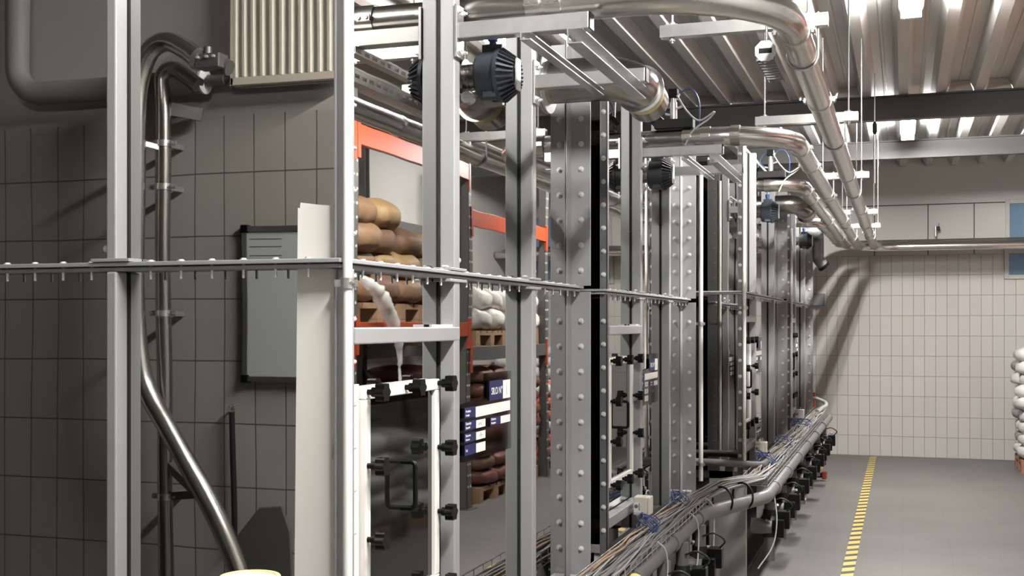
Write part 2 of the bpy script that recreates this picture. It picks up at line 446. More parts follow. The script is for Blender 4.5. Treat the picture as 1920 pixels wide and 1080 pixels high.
ibeam('beam_3', 5.2-2.6, 3.392, 3.598, 'beam') if False else None
b = MB()
x = -6.03+.092
while x < ROOM_X1:
    if abs(x+.10-.05) > .36 and x > -3.4:
        v = [(x, ZC), (x+.20, ZC), (x+.165, ZC+.085), (x+.025, ZC+.085)]
        b.prism(v, 'Y', 10.50, 10.53)
    x += .30
struct(b.build('trim_3', 'plaster_w'))
# interior window high on the far wall
def window(name, x0, x1, z0, z1):
    w = struct(MB().box(x0-.05, x0, YF-.03, YF, z0-.05, z1+.05).box(x1, x1+.05, YF-.03, YF, z0-.05, z1+.05)
        .box(x0, x1, YF-.03, YF, z0-.05, z0).box(x0, x1, YF-.03, YF, z1, z1+.05).build(name, 'wframe', bevel=.003))
    struct(MB().box(x0, x1, YF-.012, YF-.004, z0, z1).build('window_pane', 'blueglass', w)); return w
w1 = window('window_1', 1.22, 2.3, 2.24, 2.50); w2 = window('window_2', 1.23, 2.3, 2.69, 3.10)
struct(MB().box(1.45, 1.47, YF-.028, YF-.002, 2.24, 2.50).build('window_bar', 'bframe', w1))

struct(MB().box(-3.6, -.965, 2.2, 13.3, 0, .004).build('trim_2', 'dark_slab'))  # thin near-black slab laid over the floor below the silos
t = MB().box(-.385, -.305, 1.2, 15.25, .0, .0015).build('floor_tape', 'tape')
tag(t, 'yellow and black striped hazard tape stuck along the aisle floor', 'tape')

# ------------------------------------------------------------------ ceiling lamps
def lamp(y, label):
    x = .05; r = thing('ceiling_lamp', (x, y, ZC-.09), label, 'lamp', 'fluorescent lamps over the aisle')
    MB().prism([(x-.075, ZC-.02), (x+.075, ZC-.02), (x+.06, ZC-.05), (x-.06, ZC-.05)], 'Y', y-.72, y+.72).build('housing', 'tray', r)
    for s in (-1, 1):
        MB().cyl((x+s*.038, y-.68, ZC-.075), (x+s*.038, y+.68, ZC-.075), .016, 10).build('tube', 'tube', r)
        MB().box(x-.06, x+.06, y+s*.70-.02, y+s*.70+.02, ZC-.09, ZC-.05).build('end_cap', 'tray', r)
    for s in (-1, 1): MB().cyl((x, y+s*.5, ZC-.02), (x, y+s*.5, ZC+.01), .006, 8).build('hanger', 'galv', r)
lamp(11.85, 'lit strip lamp over the aisle just beyond the dark roof beam')
lamp(6.85, 'lit strip lamp at the top edge, nearer than the dark roof beam')
lamp(1.85, 'lit strip lamp overhead between the camera and the nearest silo')

# ------------------------------------------------------------------ silos
KNOB = MB()
KNOB.cyl((-.03,0,0), (.008,0,0), .007, 10); KNOB.cyl((.0,0,0), (.012,0,0), .012, 12)
_n = 36
_pr = [(math.cos(2*PI*k/_n)*(.0215+.0028*math.cos(6*2*PI*k/_n)), math.sin(2*PI*k/_n)*(.0215+.0028*math.cos(6*2*PI*k/_n))) for k in range(_n)]
KNOB.prism(_pr, 'X', .014, .038)
KNOB_ME = mesh_of(KNOB, 'star_knob', 'black')

def sign_plate(root, px, ys, z0, lettering):
    """clear plate screwed to the sheet, with blue caption fields and white write-in fields"""
    Y = lambda a: ys+a; Z = lambda a: z0+a
    X0, X1 = px+.004, px+.008
    p = MB().prism([(Y(-.012), Z(0)), (Y(.44), Z(0)), (Y(.44), Z(.258)), (Y(.212), Z(.258)), (Y(.206), Z(.185)), (Y(-.012), Z(.172))], 'X', X0, X1).build('sign_plate', 'plate', root)
    def field(a, b, c, d, mat):
        return MB().box(X1, X1+.0012, Y(a), Y(b), Z(c), Z(d)).build('blue_label' if mat == 'label_blue' else 'white_label', mat, p)
    field(.222, .352, .170, .233, 'label_blue'); field(.354, .427, .170, .230, 'label_white')
    field(0, .090, .131, .162, 'label_blue'); field(.097, .427, .128, .160, 'label_white')
    for c, d in ((.094, .121), (.058, .085), (.019, .050)):
        field(0, .090, c, d, 'label_blue'); field(.100, .182, c, d-.003, 'label_white')
    field(.230, .328, .090, .116, 'label_blue'); field(.332, .427, .090, .114, 'label_white')
    XT = X1+.0014
    if lettering:
        text('lettering', 'SILO N\u00b0', (XT, Y(.238), Z(.189)), .032, 'label_white', p, .98)
        for y, z, u, w in ((.007, .131, 'Product', 'Produit'), (.007, .094, 'Quantity', 'Quantit\u00e9'), (.007, .058, 'Reserve', 'R\u00e9serve'), (.237, .090, 'Delivery', 'R\u00e9ception')):
            text('lettering', u, (XT, Y(y), Z(z+.0165)), .0115, 'label_white', p, 1.15)
            text('lettering', w, (XT, Y(y), Z(z+.005)), .0095, 'label_white', p, 1.1)
        text('lettering', 'Lot', (XT, Y(.007), Z(.030)), .0125, 'label_white', p)
        def scrawl(pts): MB().tube(smooth_path([(XT, Y(a), Z(b)) for a, b in pts], 4), .0007, 5).build('handwriting', 'ink', p)
        scrawl([(.392, .222), (.388, .206), (.390, .186), (.398, .184)])
        scrawl([(.118, .108), (.126, .103), (.132, .110), (.142, .102), (.150, .111), (.162, .114)])
        scrawl([(.120, .066), (.140, .071), (.160, .069)]); scrawl([(.138, .079), (.140, .070), (.139, .062)])
    return p

def silo(cfg):
    px, y0, y1, pa, pb, dz, idx = cfg['px'], cfg['y0'], cfg['y1'], cfg['pa'], cfg['pb'], cfg['dz'], cfg['idx']
    W = 2.3; xl = px-W; zt = 2.76+dz; zb = .66+dz; zr = 1.788+dz
    po = px+.05          # outer face of the stiffener posts
    root = thing('silo', (px-W/2, (y0+y1)/2, 0), cfg['label'], 'silo', 'polished steel silos in a row')
    th = .004
    # --- polished sheets, upper and lower half, bay by bay
    ys = [y0+.004, pa, pb, y1-.004]
    for i in range(3):
        for (a, c) in ((zb, zr-.010), (zr+.010, zt)):
            MB().box(px-th, px, ys[i], ys[i+1], a, c).build('side_sheet', 'mirror', root)
    xs = [px+.018, px-.56, px-1.15, px-1.74, xl+.004]
    for i in range(4):
        for (a, c) in ((zb, zr-.010), (zr+.010, zt)):
            MB().box(xs[i+1], xs[i], y0, y0+th, a, c).build('front_sheet', 'mirror', root)
    for (a, c) in ((zb, zr-.010), (zr+.010, zt)):
        MB().box(xl+.004, px-.004, y1-th, y1, a, c).build('rear_sheet', 'mirror', root)
        MB().box(xl, xl+th, y0+.004, y1-.004, a, c).build('outer_sheet', 'mirror', root)
    MB().box(xl, px, y0, y1, zt, zt+.02).build('roof_sheet', 'dgrey', root)
    # hopper bottom
    h = MB(); cx, cy = px-W/2, (y0+y1)/2
    v = [(xl+.01, y0+.01, zb), (px-.01, y0+.01, zb), (px-.01, y1-.01, zb), (xl+.01, y1-.01, zb), (cx-.2, cy-.2, .25), (cx+.2, cy-.2, .25), (cx+.2, cy+.2, .25), (cx-.2, cy+.2, .25)]
    h._add(v, [(0,1,5,4), (1,2,6,5), (2,3,7,6), (3,0,4,7), (4,5,6,7), (0,1,2,3)], False)
    h.build('hopper', 'dgrey', root)
    MB().box(xl+.02, px-.02, y0+.02, y1-.02, zb-.05, zb).build('bottom_frame', 'dgrey', root)
    # legs
    for lx, sx in ((px+.062, -1), (xl+.03, 1)):
        for ly, sy in ((y0+.02, 1), (y1-.02, -1)):
            a = MB(); a.box(min(lx, lx+sx*.23), max(lx, lx+sx*.23), min(ly, ly+sy*.008), max(ly, ly+sy*.008), 0.012, zb)
            a.box(min(lx, lx+sx*.05), max(lx, lx+sx*.05), min(ly+sy*.008, ly+sy*.06), max(ly+sy*.008, ly+sy*.06), 0.012, zb)
            a.box(min(lx+sx*.16, lx+sx*.23), max(lx+sx*.16, lx+sx*.23), min(ly+sy*.008, ly+sy*.03), max(ly+sy*.008, ly+sy*.03), 0.012, zb)
            a.box(min(lx-sx*.01, lx+sx*.22), max(lx-sx*.01, lx+sx*.22), min(ly-sy*.02, ly+sy*.10), max(ly-sy*.02, ly+sy*.10), 0, .012)
            a.build('leg', 'legpaint', root)
    # --- stiffener posts on the aisle side: box section with a dark seam behind
    for py in (pa, pb):
        for (a, c) in ((zb, zr-.012), (zr+.012, zt)):
            b = MB(); b.box(px+.004, po, py-.042, py, a, c)
            p = b.build('post', 'post', root, bevel=.004)
            MB().box(px, px+.004, py-.046, py+.003, a, c).build('seam', 'seal', p)
        # feet plates where the halves are bolted
        f = MB(); f.box(px+.002, po+.004, py-.085, py+.045, zr+.012, zr+.020); f.box(px+.002, po+.004, py-.085, py+.045, zr-.020, zr-.012)
        f.build('splice_plate', 'post', root, bevel=.001)
        for q in (-.068, -.05, .012, .03):
            inst('bolt', BOLT_Z, (px+.026, py+q, zr+.022), root)
        MB().sphere((px+.03, py+.036, zr+.045), .009, .009, .009).build('ball_stud', 'zinc', root)
    # front face posts
    for fx in (px-.555, px-1.15, px-1.74):
        for (a, c) in ((zb, zr-.012), (zr+.012, zt)):
            p = MB().box(fx-.028, fx, y0-.05, y0-.004, a, c).build('post', 'post', root, bevel=.004)
            MB().box(fx-.031, fx+.003, y0-.004, y0, a, c).build('seam', 'seal', p)
        MB().box(fx-.07, fx+.04, y0-.054, y0-.002, zr+.012, zr+.020).build('splice_plate', 'post', root, bevel=.001)
        MB().sphere((fx-.04, y0-.03, zr+.045), .01, .01, .01).build('ball_stud', 'zinc', root)
    # --- flange rails round the waist
    rl = MB(); rl.box(px, po+.002, y0-.04, y1+.006, zr+.001, zr+.011); rl.box(px, po-.013, y0-.04, y1+.004, zr-.011, zr-.001)
    rs = rl.build('waist_rail', 'post', root, bevel=.0015)
    MB().box(px, po-.002, y0-.03, y1, zr-.0012, zr+.0012).build('rail_gasket', 'seal', root)
    rf = MB(); rf.box(xl-.02, px+.045, y0-.05, y0, zr+.001, zr+.011); rf.box(xl-.02, px+.040, y0-.037, y0, zr-.011, zr-.001)
    rf.build('waist_rail', 'post', root, bevel=.0015)
    y = y0+.10
    while y < y1-.03:
        if min(abs(y-pa+.02), abs(y-pb+.02)) > .06: inst('bolt', BOLT_Z, (px+.03, y, zr+.011), root)
        y += .1
    if idx == 1:
        for k in range(16):
            x = px-.045-.085*k
            if abs(x-(px-.57)) > .05: inst('bolt', BOLT_Z, (x, y0-.03, zr+.011), root)
    # --- corner flanges
    zs = [.761+dz+.1*k for k in range(20) if .761+.1*k < 2.7]
    for (a, c) in ((zb-.02, zr-.012), (zr+.012, zt)):
        b = MB(); b.box(px-.002, px+.082, y1-.006, y1+.003, a, c); b.box(px+.0005, px+.0045, y1-.075, y1-.006, a, c)
        b.build('rear_flange', 'post', root, bevel=.001)
        b = MB(); b.box(px+.016, px+.046, y0-.014, y0-.005, a, c)
        b.box(px+.042, px+.046, y0-.014, y0+.022, a, c); b.box(px+.016, px+.020, y0-.022, y0-.014, a, c)
        b.build('front_flange', 'dgrey' if idx != 1 else 'post', root, bevel=.001)
    for z in zs:
        if abs(z-zr) < .03: continue
        inst('bolt', BOLT_Y, (px+.045, y1-.007, z), root)
        if idx > 1: inst('bolt', BOLT_Y, (px+.031, y0-.015, z+.0), root)
    if idx == 1:
        st = MB(); st.cyl((0,-.004,0), (0,.028,0), .005, 8); st.cyl((0,.0,0), (0,.01,0), .009, 6); st = mesh_of(st, 'stud_end', 'zinc')
        for z in zs: inst('bolt', st, (px+.034, y0+.022, z), root)
    # --- hatch bay: cross bars and hatch
    for (za, zc, nm) in ((1.602, 1.641, 'upper_crossbar'), (.765, .812, 'lower_crossbar')):
        MB().box(px+.004, po+.001, y0+.02, pa-.002, za+dz, zc+dz).build(nm, 'post', root, bevel=.003)
    for q in (pa-.035, pa-.10): MB().box(px+.012, po-.006, q-.02, q+.02, 1.641+dz, 1.648+dz).build('bolt_pad', 'white', root)
    hy0, hy1, hz0, hz1 = y0+.125, pa-.095, .925+dz, 1.497+dz
    hx = px+.004
    fw = .030
    f = MB()
    f.box(hx, hx+.022, hy0, hy1, hz1-fw, hz1); f.box(hx, hx+.022, hy0, hy1, hz0, hz0+fw)
    f.box(hx, hx+.022, hy0, hy0+fw, hz0+fw, hz1-fw); f.box(hx, hx+.022, hy1-fw, hy1, hz0+fw, hz1-fw)
    hatch = f.build('hatch_frame', 'white', root, bevel=.003)
    MB().box(hx, hx+.006, hy0-.03, hy0-.004, hz0-.02, hz1+.008).build('hatch_jamb', 'white', hatch)
    MB().box(hx+.002, hx+.010, hy0+fw, hy1-fw, hz0+fw, hz1-fw).build('window_pane', cfg.get('pane', 'acrylic'), hatch)
    kx = hx+.022+.012
    a, m_, c = hy0+.012, (hy0+hy1)/2, hy1-.012
    zk = [hz1-.012, hz1-.012-.178, hz1-.012-.356, hz0+.012]
    for (ky, kz) in [(a, zk[0]), (m_, zk[0]), (c, zk[0]), (a, zk[1]), (c, zk[1]), (a, zk[2]), (c, zk[2]), (a, zk[3]), (m_, zk[3]), (c, zk[3])]:
        inst('knob', KNOB_ME, (kx, ky, kz), hatch)
    hm = (hy0+hy1)/2
    hp = fillet([(hx+.010, hm, hz1-.325), (hx+.05, hm, hz1-.325), (hx+.05, hm, hz1-.205), (hx+.010, hm, hz1-.205)], .012, 5)
    MB().tube(hp, .0065, 10).build('handle', 'black', hatch)
    sign_plate(root, px, pa+(.147 if idx <= 2 else .25), 1.235+dz, idx <= 2)
    return root

PX1 = -1.25
S = [
 dict(px=PX1, y0=2.44, y1=4.495, pa=3.136, pb=3.874, dz=0, idx=1, label='nearest polished steel silo, white sheet on its front and smoked hatch on its side'),
 dict(px=PX1, y0=4.925, y1=6.98, pa=5.621, pb=6.358, dz=0, idx=2, label='second polished steel silo from the front, cream junction box below its hatch'),
 dict(px=-1.0, y0=7.47, y1=10.10, pa=8.17, pb=9.38, dz=.058, idx=3, label='third polished steel silo from the front, further into the aisle after a gap'),
 dict(px=-1.0, y0=10.76, y1=13.08, pa=11.32, pb=12.42, dz=.058, idx=4, label='farthest polished steel silo, next to the tiled end wall'),
]
SILOS = [silo(c) for c in S]

# white sheet stuck flat on the near silo's front, held behind the waist rail
b = MB(); fy = 2.44
pr = [(-1.348, .75), (-1.336, 1.92), (-1.331, 1.917), (-1.329, 1.932), (-1.285, 1.926), (-1.2345, 1.921), (-1.2345, .75)]
sh = b.prism(pr, 'Y', fy-.0045, fy-.0008).build('white_sheet', 'paper')
tag(sh, 'tall off-white sheet with a torn top corner stuck on the front of the nearest silo', 'sheet')
for x, z, rx, rz in ((-1.240, 1.60, .004, .009), (-1.243, 1.36, .003, .012), (-1.246, 1.345, .002, .008)):
    MB().sphere((x, fy-.0045, z), rx, .0004, rz, 10, 6).build('stain', 'stain', sh)

# ------------------------------------------------------------------ things bolted to the silos
def sensor(px, y, z, mat, label, cable):
    c = Vector((px, y, z)); r = thing('level_sensor', c, label, 'sensor', 'rotary level sensors on the silo sides')
    X = Vector((1, 0, 0))
    MB().lathe(c, X, [(0, .0), (0, .055), (.006, .055), (.006, .040), (.018, .040), (.018, .043), (.022, .043), (.022, .040), (.040, .040), (.040, .046), (.050, .046), (.050, 0)]).build('neck', 'pipe_dark', r)
    h = MB(); h.lathe(c, X, [(.048, 0), (.048, .066), (.054, .071), (.112, .073), (.112, .080), (.124, .080), (.124, 0)], 40)
    h.box(px+.062, px+.124, y-.022, y+.022, z+.060, z+.090)
    h.build('housing', mat, r)
    cv = MB(); cv.lathe(c, X, [(.124, .0), (.124, .070), (.156, .046), (.160, 0)], 32)
    for k in range(26):
        a = 2*PI*k/26; d = Vector((0, math.cos(a), math.sin(a))); tn = Vector((0, -math.sin(a), math.cos(a)))
        p0 = c+X*.124+d*.082; p1 = c+X*.168+d*.050; q0 = c+X*.124+d*.050; q1 = c+X*.154+d*.030
        v = [p+tn*s for s in (-.0028, .0028) for p in (p0, p1, q1, q0)]
        cv._add(v, [(0,1,2,3), (4,7,6,5), (0,4,5,1), (1,5,6,2), (2,6,7,3), (3,7,4,0)], False)
    cv.build('ribbed_cover', mat, r)
    MB().box(px+.164, px+.171, y-.020, y+.020, z-.048, z+.048).build('rating_plate', 'label_white', r, bevel=.003)
    for a in (-.6, .6, 2.4): MB().obox(c+X*.094+Vector((0, math.sin(a)*.075, -math.cos(a)*.075)), (.02, 0, 0), (0, .008, 0), (0, 0, .008)).build('lug', mat, r)
    g = MB(); g.cyl(c+Vector((.089, 0, .086)), c+Vector((.089, 0, .106)), .012, 12); g.cyl(c+Vector((.089, 0, .104)), c+Vector((.089, 0, .125)), .0165, 6)
    g.build('cable_gland', 'gland', r)
    MB().tube(smooth_path([c+Vector(p)-X*.036 for p in cable]), .005, 8).build('cable', 'cable_l', r)
    br = MB(); br.box(px, px+.05, y-.03, y-.02, z-.062, z-.052); br.cyl((px+.02, y-.045, z-.066), (px+.02, y-.01, z-.066), .018, 14)
    br.build('drain_bracket', 'galv', r)
    return r
sensor(PX1, 3.31, 2.39, 'slate', 'slate grey level sensor with ribbed cover on the nearest silo, right of the first post', [(.125, 0, .12), (.13, .0, .20), (.17, .02, .25), (.16, .1, .33), (.1, .12, .5)])
sensor(PX1, 5.795, 2.395, 'slate_d', 'near-black level sensor with ribbed cover on the second silo, under its bracket', [(.125, 0, .12), (.12, .03, .17), (.07, .08, .20), (.02, .1, .24)])
sensor(-1.0, 8.50, 2.445, 'slate_l', 'pale blue-grey level sensor on the third silo with a white cable rising from it', [(.125, 0, .12), (.135, 0, .16), (.15, .02, .21), (.13, .05, .26), (.1, .1, .28)])
sensor(-1.0, 11.75, 2.455, 'slate_d', 'near-black level sensor on the farthest silo, below its short pipe bend', [(.125, 0, .12), (.13, 0, .15), (.16, .06, .19)])

def bracket(px, ya, yb, z, label, xe=-.84):
    po = px+.05; r = thing('pipe_bracket', (po, (ya+yb)/2, z), label, 'bracket')
    for y in (ya-.02, yb-.02):
        p = MB().box(po+.0005, po+.009, y-.028, y+.028, z-.075, z+.075).build('mounting_plate', 'galv', r, bevel=.001)
        for s in (-1, 1):
            for q in (-1, 1): inst('bolt', BOLT_X, (po+.009, y+q*.017, z+s*.056), p)
        MB().box(po+.009, xe+.03, y-.023, y+.023, z-.023, z+.023).build('arm', 'galv', r, bevel=.003)
        MB().box(xe+.03, xe+.034, y-.022, y+.022, z-.022, z+.022).build('end_cap', 'black', r)
    for k, (x, w) in enumerate(((xe-.005, .042), (xe-.145, .03))):
        s = MB(); z0 = z-.024; y0, y1 = ya-.06, yb+.04
        zt_, zb_ = (z0, z0-.042) if k == 0 else (z0, z0-.022)
        # U channel with its slotted web on the silo side
        s.box(x-w/2+.003, x+w/2, y0, y1, zt_-.003, zt_); s.box(x-w/2+.003, x+w/2, y0, y1, zb_, zb_+.003)
        n = int((y1-y0)/.05); zm = (zt_+zb_)/2; q = .006
        s.box(x-w/2, x-w/2+.003, y0, y1, zb_, zm-q); s.box(x-w/2, x-w/2+.003, y0, y1, zm+q, zt_)
        for i in range(n+1):
            yy = y0+(y1-y0)*i/n; s.box(x-w/2, x-w/2+.003, max(y0, yy-.011), min(y1, yy+.011), zm-q, zm+q)
        s.build('slotted_channel', 'galv', r)
    return r
bracket(PX1, 3.136, 3.874, 2.478, 'galvanised pipe bracket with slotted channel on the nearest silo')
bracket(PX1, 5.621, 6.358, 2.478, 'galvanised pipe bracket with slotted channel on the second silo')

# ------------------------------------------------------------------ conveying pipes
def clamp_ring(p, d, r, parent, mat='pipe'):
    p, d = Vector(p), Vector(d).normalized(); c = MB()
    c.tube([p-d*.022, p+d*.022], r+.004, 24); a, b = frame_of(d)
    for s in (-1, 1):
        for e in (-.012, .012): c.cyl(p+a*s*(r-.002)+d*e, p+a*s*(r+.018)+d*e, .006, 8)
        c.obox(p+a*s*(r+.010), d*.022, b*.010, a*.004)
    return c.build('coupling', mat, parent)

def conveying_pipe(px, y, z, xr, R, r, yend, zend, label, rings, ring_x=()):
    root = thing('conveying_pipe', (xr, y, z), label, 'pipe', 'stainless conveying pipes')
    p0 = Vector((px+.002, y, z)); xs = px+(.26 if px < -1.1 else .12)
    MB().tube([p0, (xs, y, z)], r*.93, 28).build('inlet_spool', 'pipe_dark', root)
    pts = fillet([(xs, y, z), (xr, y, z), (xr, yend, zend), (2.58, yend, zend)], [R, .3], 14)
    MB().tube(pts, r, 28).build('pipe', 'pipe', root)
    MB().lathe(p0, (1, 0, 0), [(0, r+.03), (.008, r+.03), (.008, r)], 28).build('flange', 'galv', root)
    for x in ring_x: clamp_ring((x, y, z), (1, 0, 0), r, root)
    clamp_ring((xs, y, z), (1, 0, 0), r-.002, root)
    sl = (zend-z)/(yend-y-R)
    for yy in rings: clamp_ring((xr, yy, z+(yy-y-R)*sl if yy > y+R else z), (0, 1, sl), r, root)
    return root
conveying_pipe(PX1, 3.20, 2.553, -.318, .42, .047, 14.62, 2.56, 'uppermost stainless conveying pipe, from the nearest silo bending along the aisle', [3.72, 4.9, 7.4, 9.7, 12.2], [-.93])
conveying_pipe(PX1, 5.685, 2.553, -.50, .36, .047, 14.78, 2.57, 'second stainless conveying pipe, bending out above the second silo', [6.2, 6.9, 8.6, 10.6, 12.8], [-.90, -.76])
conveying_pipe(-1.0, 8.22, 2.605, -.655, .25, .047, 14.93, 2.60, 'third stainless conveying pipe, bending out above the third silo', [8.6, 9.2, 11.2, 13.4])
conveying_pipe(-1.0, 11.37, 2.605, -.74, .2, .047, 15.08, 2.63, 'shortest stainless conveying pipe, bending out above the farthest silo', [11.7, 12.3, 14.2])

def exhaust(px, y, z, r, xr, yend, down, label, mat='pipe_dark', band=True):
    root = thing('exhaust_bend', (px, y, z), label, 'pipe')
    pts = fillet([(px+.002, y, z), (xr, y, z), (xr, yend, z-down)], .15, 10)
    MB().tube(pts, r, 32).build('bend', mat, root)
    e = Vector(pts[-1]); d = (Vector(pts[-1])-Vector(pts[-2])).normalized()
    MB().lathe(Vector((px, y, z)), (1, 0, 0), [(.001, r+.035), (.009, r+.035), (.009, r)], 28).build('flange', 'galv', root)
    if band:
        MB().tube([e-d*.01, e+d*.05], r+.003, 32).build('clamp_band', 'yellow_p', root)
        MB().lathe(e-d*.012, d, [(0, r), (0, r+.012), (.008, r+.012), (.008, r)], 32).build('collar', 'galv', root)
        MB().lathe(e+d*.05, d, [(0, r), (.10, r), (.13, r*.85), (.13, 0)], 32).build('end_cap', mat, root)
    else: MB().pipe(e-d*.02, e+d*.02, r+.006, r-.008).build('collar', 'black', root)
    return root
exhaust(PX1, 4.17, 2.545, .080, -.93, 4.31, .02, 'wide dull steel exhaust bend with yellow band on the nearest silo')
exhaust(-1.0, 9.75, 2.62, .075, -.76, 9.90, .03, 'wide dull steel exhaust bend at the far end of the third silo')
r = thing('drop_pipe', (-.86, 13.0, 2.3), 'dark drop pipe with open lower end beside the farthest silo', 'pipe')
pts = fillet([(-.999, 12.75, 2.62), (-.86, 12.75, 2.62), (-.86, 13.02, 2.60), (-.86, 13.02, 2.34), (-.80, 13.05, 2.27)], [.08, .1, .05], 6)
MB().tube(pts, .06, 20).build('pipe', 'dgrey', r); MB().lathe(pts[-1], (.06, .03, -.07), [(-.02, .06), (-.02, .068), (.012, .068), (.012, .0)], 20).build('rubber_end', 'black', r)

def actuator(x, y, z, label, dz=0):
    r = thing('pipe_valve', (x, y, z), label, 'valve')
    MB().box(x-.09, x+.10, y-.035, y+.035, z+.0, z+.045).build('base_block', 'blackm', r, bevel=.004)
    MB().cyl((x-.10, y, z+.02), (x-.06, y, z+.06), .03, 12).build('side_body', 'black', r)
    b = MB(); b.cyl((x, y, z+.045), (x, y, z+.13), .018, 16); b.cyl((x, y, z+.125), (x, y, z+.15), .013, 12); b.build('cylinder', 'galv', r)
    MB().box(x-.022, x+.022, y-.02, y+.02, z+.15, z+.195).build('solenoid', 'black', r, bevel=.004)
    for p0, p1 in (((x+.018, y, z+.10), (x+.045, y, z+.11)), ((x-.018, y, z+.07), (x-.04, y, z+.075)), ((x+.02, y-.01, z+.14), (x+.03, y-.012, z+.17))):
        MB().cyl(p0, p1, .006, 8).build('fitting', 'zinc', r)
    for pts in ([(x+.03, y, z+.165), (x+.06, y, z+.19), (x+.10, y, z+.18), (x+.125, y, z+.12), (x+.125, y, z+.03), (x+.11, y, z-.01)],
                [(x-.04, y, z+.075), (x-.075, y, z+.11), (x-.05, y, z+.16), (x-.015, y, z+.165)]):
        MB().tube(smooth_path(pts), .004, 8).build('blue_hose', 'cable_b', r)
    for pts in ([(x+.02, y-.02, z+.16), (x+.07, y-.03, z+.08), (x+.13, y-.03, z+.03), (x+.20, y-.02, z+.07), (x+.17, y, z+.04), (x+.10, y-.04, z-.02), (x+.06, y-.05, z-.10)],):
        MB().tube(smooth_path(pts), .0045, 8).build('white_cable', 'cable_l', r)
    return r
actuator(-1.06, 5.685, 2.600, 'black pneumatic slide valve with blue hose loops on top of the second conveying pipe')
actuator(-.86, 8.22, 2.652, 'black pneumatic slide valve with blue hose loops on top of the third conveying pipe')
actuator(-1.02, 3.95, 2.615, 'black pneumatic valve above the wide exhaust bend of the nearest silo') if False else None

# hangers under the roof that carry the pipes
def hanger(y, x0, x1, z, rods, label):
    r = thing('pipe_hanger', ((x0+x1)/2, y, z), label, 'hanger', 'strut hangers under the roof')
    b = MB(); h = .042
    b.box(x0, x1, y-.021, y-.018, z-.021, z+.021); b.box(x0, x1, y+.018, y+.021, z-.021, z+.021); b.box(x0, x1, y-.018, y+.018, z-.021, z-.018)
    b.box(x0, x1, y-.018, y-.010, z+.018, z+.021); b.box(x0, x1, y+.010, y+.018, z+.018, z+.021)
    b.build('strut', 'galv', r)
    for x in rods:
        q = MB().cyl((x, y, z-.04), (x, y, ZC+.02), .0045, 8).build('rod', 'galv', r)
        n = MB(); n.cyl((x, y, z+.021), (x, y, z+.032), .010, 6); n.cyl((x, y, z-.032), (x, y, z-.021), .010, 6); n.box(x-.02, x+.02, y-.02, y+.02, z+.0205, z+.0235)
        n.build('nut', 'zinc', q)
    return r
def ubolt(x, y, z, zt, r, root):
    pts = [(x-r, y, zt)]+[(x-r*math.cos(PI*k/12), y, z-r*math.sin(PI*k/12)) for k in range(13)]+[(x+r, y, zt)]
    MB().tube(pts, .004, 8).build('pipe_strap', 'zinc', root)
HG = [(4.05, -.80, -.235, 2.665, (-.76, -.30), 'nearest strut hanger at the top of the picture, carrying the uppermost pipe'),
      (5.98, -.70, -.205, 2.665, (-.655, -.25), 'second strut hanger, under the roof in front of the dark beam'),
      (8.35, -.60, -.215, 2.665, (-.52, -.265), 'third strut hanger from the front'),
      (11.1, -.60, -.215, 2.665, (-.52, -.245), 'fourth strut hanger from the front, before the end wall'),
      (12.7, -.62, -.215, 2.665, (-.55, -.24), 'fifth and farthest strut hanger, before the end wall')]
for k, (y, x0, x1, z, rods, lab) in enumerate(HG):
    h = hanger(y, x0, x1, z, rods, lab)
    zA = 2.553+(y-3.62)*(.007/11)
    ubolt(-.318, y, zA, z+.03, .051, h)
    if y > 6.2: ubolt(-.50, y, 2.56, z+.03, .051, h)

# short slotted rail with a white end cap hung beside the first bend, and a smaller one far back
def end_cap_rail(x, y, z, L, s, label):
    r = thing('cable_rail', (x, y, z), label, 'rail')
    b = MB(); b.box(x-.028*s, x-.025*s, y, y+L, z-.03*s, z+.0); b.box(x+.025*s, x+.028*s, y, y+L, z-.03*s, z+.0)
    n = int(L/.04)
    for i in range(n): b.box(x-.025*s, x+.025*s, y+i*.04+.008, y+i*.04+.028, z-.030*s, z-.027*s)
    b.build('slotted_rail', 'dgrey', r)
    c = MB(); pr = [(x+.034*s*math.cos(2*PI*k/8+PI/8), z+.034*s*math.sin(2*PI*k/8+PI/8)) for k in range(8)]
    c.prism(pr, 'Y', y-.006, y); c.build('end_cap', 'label_white', r)
    MB().box(x-.020*s, x+.020*s, y-.0065, y-.0058, z-.008*s, z+.008*s).build('cap_slot', 'black', r)
    MB().cyl((x, y+.03, z), (x, y+.03, ZC+.01), .004, 8).build('rod', 'galv', r)
    return r
end_cap_rail(-.405, 3.72, 2.50, .35, 1.0, 'short slotted rail with octagonal white end cap beside the first pipe bend')
end_cap_rail(-.39, 10.9, 2.70, .25, 1.2, 'small slotted rail with white end cap far down the aisle')
r = thing('hanging_hook', (-.205, 9.0, 3.0), 'thin suspension rod with dark turnbuckle, alone in front of the far ceiling', 'hook')
MB().cyl((-.205, 9.6, 2.75), (-.205, 9.6, 3.15), .007, 8).build('rod', 'galv', r); MB().lathe((-.205, 9.6, 3.13), (0, 0, 1), [(0, .008), (.02, .018), (.08, .018), (.10, .008)], 10).build('turnbuckle', 'blackm', r)
MB().cyl((-.205, 9.6, 3.22), (-.205, 9.6, ZC+.01), .004, 8).build('upper_rod', 'galv', r)

